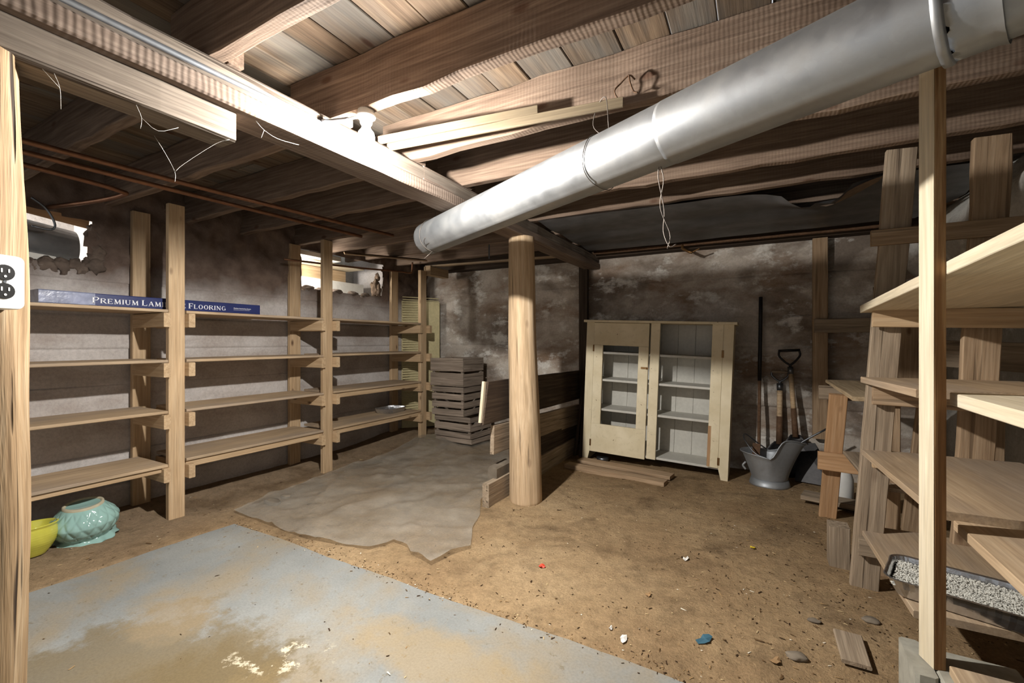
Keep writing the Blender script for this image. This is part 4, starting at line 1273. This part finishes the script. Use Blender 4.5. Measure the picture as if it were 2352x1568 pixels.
# upright at the near end
pr_ = Matrix.Translation((.408, 1.558, 0)) @ Matrix.Rotation(math.radians(17.8), 4, 'Z')
up = thing('prop_post', 'tall pale rough-edged prop standing on a concrete block before the shelves', 'post', (.41, 1.58, .258))
o = box('post', (.0, .0, .258), (.0272, .0562, 2.08), M['roughbrown'], None, .0015, .0015)
place(o, up, pr_ @ o.matrix_basis)
o2 = box('planed_face', (-.0016, .0006, .2585), (-.0002, .0556, 2.079), M['pale'], None, .0002, 0)
place(o2, up, pr_ @ o2.matrix_basis)
def sb(p0, p1, w, t, mat='ply'):
    return plank('shelf_board', p0, p1, w, t, (0, 0, 1), M[mat], ru, .002, .002)
sb((.695, 2.60, 1.270), (.72, .60, 1.352), .55, .034, 'pale')
sb((.675, 2.57, .945), (.70, 1.86, .955), .52, .026, 'ply')
sb((.72, 1.62, .966), (.72, .60, .966), .53, .034, 'pale')
sb((.675, 2.56, .618), (.695, 1.67, .636), .52, .024, 'ply')
sb((.745, 1.665, .612), (.745, .60, .612), .54, .026, 'ply')
sb((.675, 2.62, .252), (.69, 1.84, .262), .52, .022, 'ply')
sb((.705, 1.552, .270), (.705, .60, .270), .54, .024, 'ply')
for x in (.47, .97):
    for y in (.66,):
        box('leg', (x - .04, y - .02, -.02), (x + .04, y + .02, 1.985), M['brownboard'], ru)
for z in (.94, .585, .255, 1.31):
    box('cleat', (.46, .682, z - .08), (1.0, .71, z + .0), M['brownboard'], ru)
box('leg', (.95, 1.55, -.02), (.99, 1.64, 1.985), M['brownboard'], ru)
for z in (.948, .598, .257):
    box('cleat', (.92, .66, z - .07), (.949, 1.62, z + .0), M['brownboard'], ru)
foil_pan('litter_tray', (.605, 1.955, .276), math.radians(-17), .42, .24, .062, M['foil'], 'large foil roasting tray of pale pellets on the low plank shelf', 'tray', .66, .25)
blk = tag(box('concrete_block', (.41, 1.38, .009), (.60, 1.66, .2565), M['cblock'], None, .006, .004), 'grey concrete block carrying the pale prop post', 'block')
blk = tag(box('concrete_block', (.362, 1.52, .009), (.4085, 1.69, .2565), M['cblock'], None, .008, .004), 'thin concrete slab on edge beside the prop post block', 'block')
tag(box('wood_block', (.315, 2.70, .0), (.40, 2.80, .20), M['grey']), 'upright grey wood block on the dirt behind the leaning leg', 'block')

# ------------------------------------------------------------------ glazed pots under the first shelf
px_, py_ = -3.325, 1.035
pz_ = fz(px_, py_)
bpot = thing('planter', 'upturned pale blue glazed planter with a quilted pattern under the shelf', 'planter', (px_, py_, pz_))
prof = []
for i in range(54):
    u = i / 53
    z = .003 + .19 * u
    if u < .12: r = .138 - .03 * (u / .12)
    else:
        k = (u - .12) / .88
        r = .108 + .032 * math.sin(min(1, k * 1.25) * math.pi * .8) - .075 * max(0, k - .5) ** 1.5 * 1.5
    prof.append((r, z))
def quilt(r, z, a):
    u = (z - .003) / .19
    if u < .12:
        return r + .006 * math.sin(a * 12) * (1 - u / .12), z + .004 * math.sin(a * 9)
    k = (u - .12) / .88
    q = min(abs(math.sin(a * 8 + k * 6.5)), abs(math.sin(a * 8 - k * 6.5)))
    return r + .010 * q ** .5 * min(1, k * 6) * min(1, (1 - k) * 5), z
tm = Matrix.Translation((px_, py_, pz_ + .004)) @ Matrix.Rotation(math.radians(5), 4, 'X') @ Matrix.Rotation(math.radians(6), 4, 'Y')
lathe('body', prof, M['blueglaze'], bpot, tm, 160, True, quilt, cap0=True, cap1=False)
rt_ = prof[-1][0]
lathe('foot_ring', [(rt_ + .001, .189), (rt_ - .001, .203), (rt_ - .011, .206), (rt_ - .015, .195)], M['clay'], bpot, tm, 64, True, cap0=False)
lathe('base', [(rt_ - .014, .196), (rt_ * .5, .190), (.004, .188)], M['blueglaze'], bpot, tm, 48, True, cap0=False, cap1=True)
yx, yy = -3.30, .81
yz = fz(yx, yy)
ypot = thing('flower_pot', 'ribbed yellow glazed flower pot half hidden by the outlet post', 'pot', (yx, yy, yz))
yp = []
for i in range(26):
    u = i / 25
    yp.append((.055 + .052 * math.sin(u * 2.1) + .0016 * math.sin(u * 70), .142 * u))
yp += [(.104, .147), (.108, .152), (.106, .157), (.098, .156), (.095, .148), (.09, .10), (.05, .06), (.004, .055)]
lathe('body', yp, M['yellowglaze'], ypot, Matrix.Translation((yx, yy, yz + .002)) @ Matrix.Rotation(math.radians(-5), 4, 'Y'), 56, True, cap0=True)

tag(plank('scrap_board', (-3.50, 2.98, 1.975), (-3.02, 3.62, 1.965), .17, .014, (.2, -.2, 1), M['brownboard'], None, .006, .003, .7), 'brown plywood offcut wedged under the joists above the last shelf bay', 'board')
tag(plank('scrap_board', (-3.3, 3.96, 1.972), (-1.75, 4.12, 1.972), .06, .018, (0, 0, 1), M['ply'], None, .003), 'long thin strip lying under the joists above the crates', 'board')
st_ = thing('pipe_strap', 'perforated strap hanging straight down behind the beam above the crates', 'strap', (-2.1, 3.38, 1.99))
plank('strap_band', (-2.1, 3.38, 1.988), (-2.1, 3.38, 1.86), .012, .0015, (.5, -.85, 0), M['steel'], st_, 0, .0003)

# ------------------------------------------------------------------ floor scraps
def scrap(name, x, y, s, mat, label, cat, seed, ex=1.0, lift=.004):
    r = random.Random(seed)
    n = 9
    z = (fz(x, y) if (x < SLAB_X or y > SLAB_Y) else .01) + lift
    V = [(0, 0, .006)]
    for i in range(n):
        a = 2 * math.pi * i / n
        q = s * r.uniform(.6, 1.1)
        V.append((q * math.cos(a) * ex, q * math.sin(a), r.uniform(-.002, .010)))
    Fc = [(0, 1 + i, 1 + (i + 1) % n) for i in range(n)]
    o = mesh_obj(name, V, Fc, mat, None, Matrix.Translation((x, y, z)) @ Matrix.Rotation(r.uniform(0, 3), 4, 'Z'))
    o.modifiers.new('thickness', 'SOLIDIFY').thickness = .0015
    return tag(o, label, cat)
scrap('wrapper', -.936, 2.005, .018, M['red'], 'crumpled red and white wrapper on the dirt', 'wrapper', 1)
scrap('paper_scrap', -.32, 2.42, .014, M['paper'], 'white paper scrap in the middle of the dirt floor', 'paper', 2, 1.5)
scrap('paper_scrap', -.44, 1.66, .015, M['paper'], 'crumpled white paper near the slab edge', 'paper', 3, 1.8)
scrap('paper_scrap', -.5, 1.70, .010, M['paper'], 'tiny torn paper curl beside the crumpled white paper', 'paper', 4, 1)
scrap('cloth_scrap', -.17, 1.80, .02, M['blue'], 'dull blue cloth scrap on the dirt', 'scrap', 5, 1.9)
scrap('yellow_leaf', -.02, 2.72, .014, M['yellow'], 'small yellow leaf on the dirt before the low bench', 'leaf', 6, 1.2)
scrap('dry_leaf', -.42, 2.0, .016, M['leaf'], 'curled dry leaf between the paper scraps', 'leaf', 7, 1.4)
scrap('dry_leaf', .06, 1.80, .02, M['leaf'], 'dry leaf near the concrete block', 'leaf', 8, 1.2)
tag(plank('board_scrap', (.30, 2.09, .012), (.298, 1.90, .014), .088, .014, (0, 0, 1), M['grey'], None, .004, .003, .95), 'small split grey board scrap on the dirt near the block', 'board')
for i, (x, y, r) in enumerate(((.12, 1.86, .024), (.20, 2.14, .016), (.40, 2.25, .022), (-2.95, 1.9, .045), (-2.98, 2.02, .03))):
    tag(lump('stone', (x, y, fz(x, y) + r * .25), r, M['stone'], None, 3, .3, 4, (1.4, 1, .5), i + 30),
        ['flat stone beside the small board scrap', 'dark pebble beyond the board scrap', 'rounded stone near the leaning shelf leg', 'clod of mortar on the dirt beside the second shelf post', 'smaller mortar clod next to the large clod'][i], 'stone')
rr = random.Random(21)
V, Fc = [], []
def chip(x, y, z, s):
    b = len(V)
    a = rr.uniform(0, 6.3); el = rr.choice([1, 1.2, 1.6, 2.6])
    ca, sa = math.cos(a), math.sin(a)
    t = rr.uniform(.1, .5) * s
    for dx, dy, dz in ((-el, -.6, 0), (el, -.5, t / s), (el * .8, .6, 0), (-el * .7, .5, t / s)):
        V.append((x + s * (dx * ca - dy * sa), y + s * (dx * sa + dy * ca), z + s * dz + .001))
    V.append((x, y, z + s * .35 + .0015))
    for i in range(4): Fc.append((b + i, b + (i + 1) % 4, b + 4))
for _ in range(9500):
    x, y = rr.uniform(-3.55, 1.1), rr.uniform(-.2, 4.3)
    if x < -1.5 and 1.7 < y < 4 and x > -3.1 and rr.random() < .8: continue
    on = x > SLAB_X + .02 and y < SLAB_Y - .02
    if on and rr.random() < .86: continue
    dens = .45 + .55 * sstep(-1.0, .6, x)
    if rr.random() > dens: continue
    chip(x, y, .0095 if on else fz(x, y) + .001, rr.uniform(.0015, .0045) * (1.8 if rr.random() < .06 else 1))
for _ in range(420):
    x, y = rr.uniform(-.5, .9), rr.uniform(1.6, 3.4)
    if rr.random() > sstep(-.7, .4, x): continue
    chip(x, y, fz(x, y) + .001, rr.uniform(.0025, .006))
for _ in range(700):     # along the slab edge
    x = rr.uniform(-2.8, 1.0); y = SLAB_Y + rr.gauss(.02, .03)
    if y < SLAB_Y - .01: z = .0095
    else: z = fz(x, y)
    chip(x, y, z, rr.uniform(.0015, .004))
tag(mesh_obj('floor_litter', V, Fc, M['chips']), 'scattered wood chips and leaf bits over the floor', 'litter', kind='stuff')

# ------------------------------------------------------------------ cobwebs under the beam
def web(c, strands, label):
    V, Fc = [], []
    c = Vector(c)
    for s in strands:
        tube('', [c + Vector(p) for p in s],   .0005, None, None, 4, k=3, join=(V, Fc))
    tag(mesh_obj('cobweb', [v - c for v in V], Fc, M['web'], None, Matrix.Translation(c), True), label, 'cobweb')
web((-1.465, .80, 1.76), [[(0, 0, 0), (-.02, -.03, -.02), (-.06, -.10, -.10), (-.07, -.12, -.13)], [(-.10, -.16, -.03), (-.08, -.14, -.08), (-.07, -.12, -.13), (-.07, -.12, -.16)], [(0, .0, 0), (-.05, -.03, .0)]], 'dusty cobweb hanging from the end of the short timber')
web((-1.47, .40, 1.76), [[(0, 0, 0), (.0, .01, -.03), (.0, .012, -.08)], [(0, -.02, .0), (.0, .01, -.03)]], 'wispy cobweb strand near the outlet post')
web((-1.47, .56, 1.76), [[(0, 0, 0), (.0, .012, -.03), (.0, .01, -.06)], [(0, .012, -.03), (0, .05, -.05), (0, .10, -.02)]], 'cobweb loop under the middle of the short timber')
web((-1.46, .88, 1.855), [[(0, 0, 0), (.0, .03, -.02), (.0, .08, -.03), (0, .16, -.02)], [(0, .03, -.02), (0, .02, -.05)]], 'cobweb threads along the lower edge of the beam')
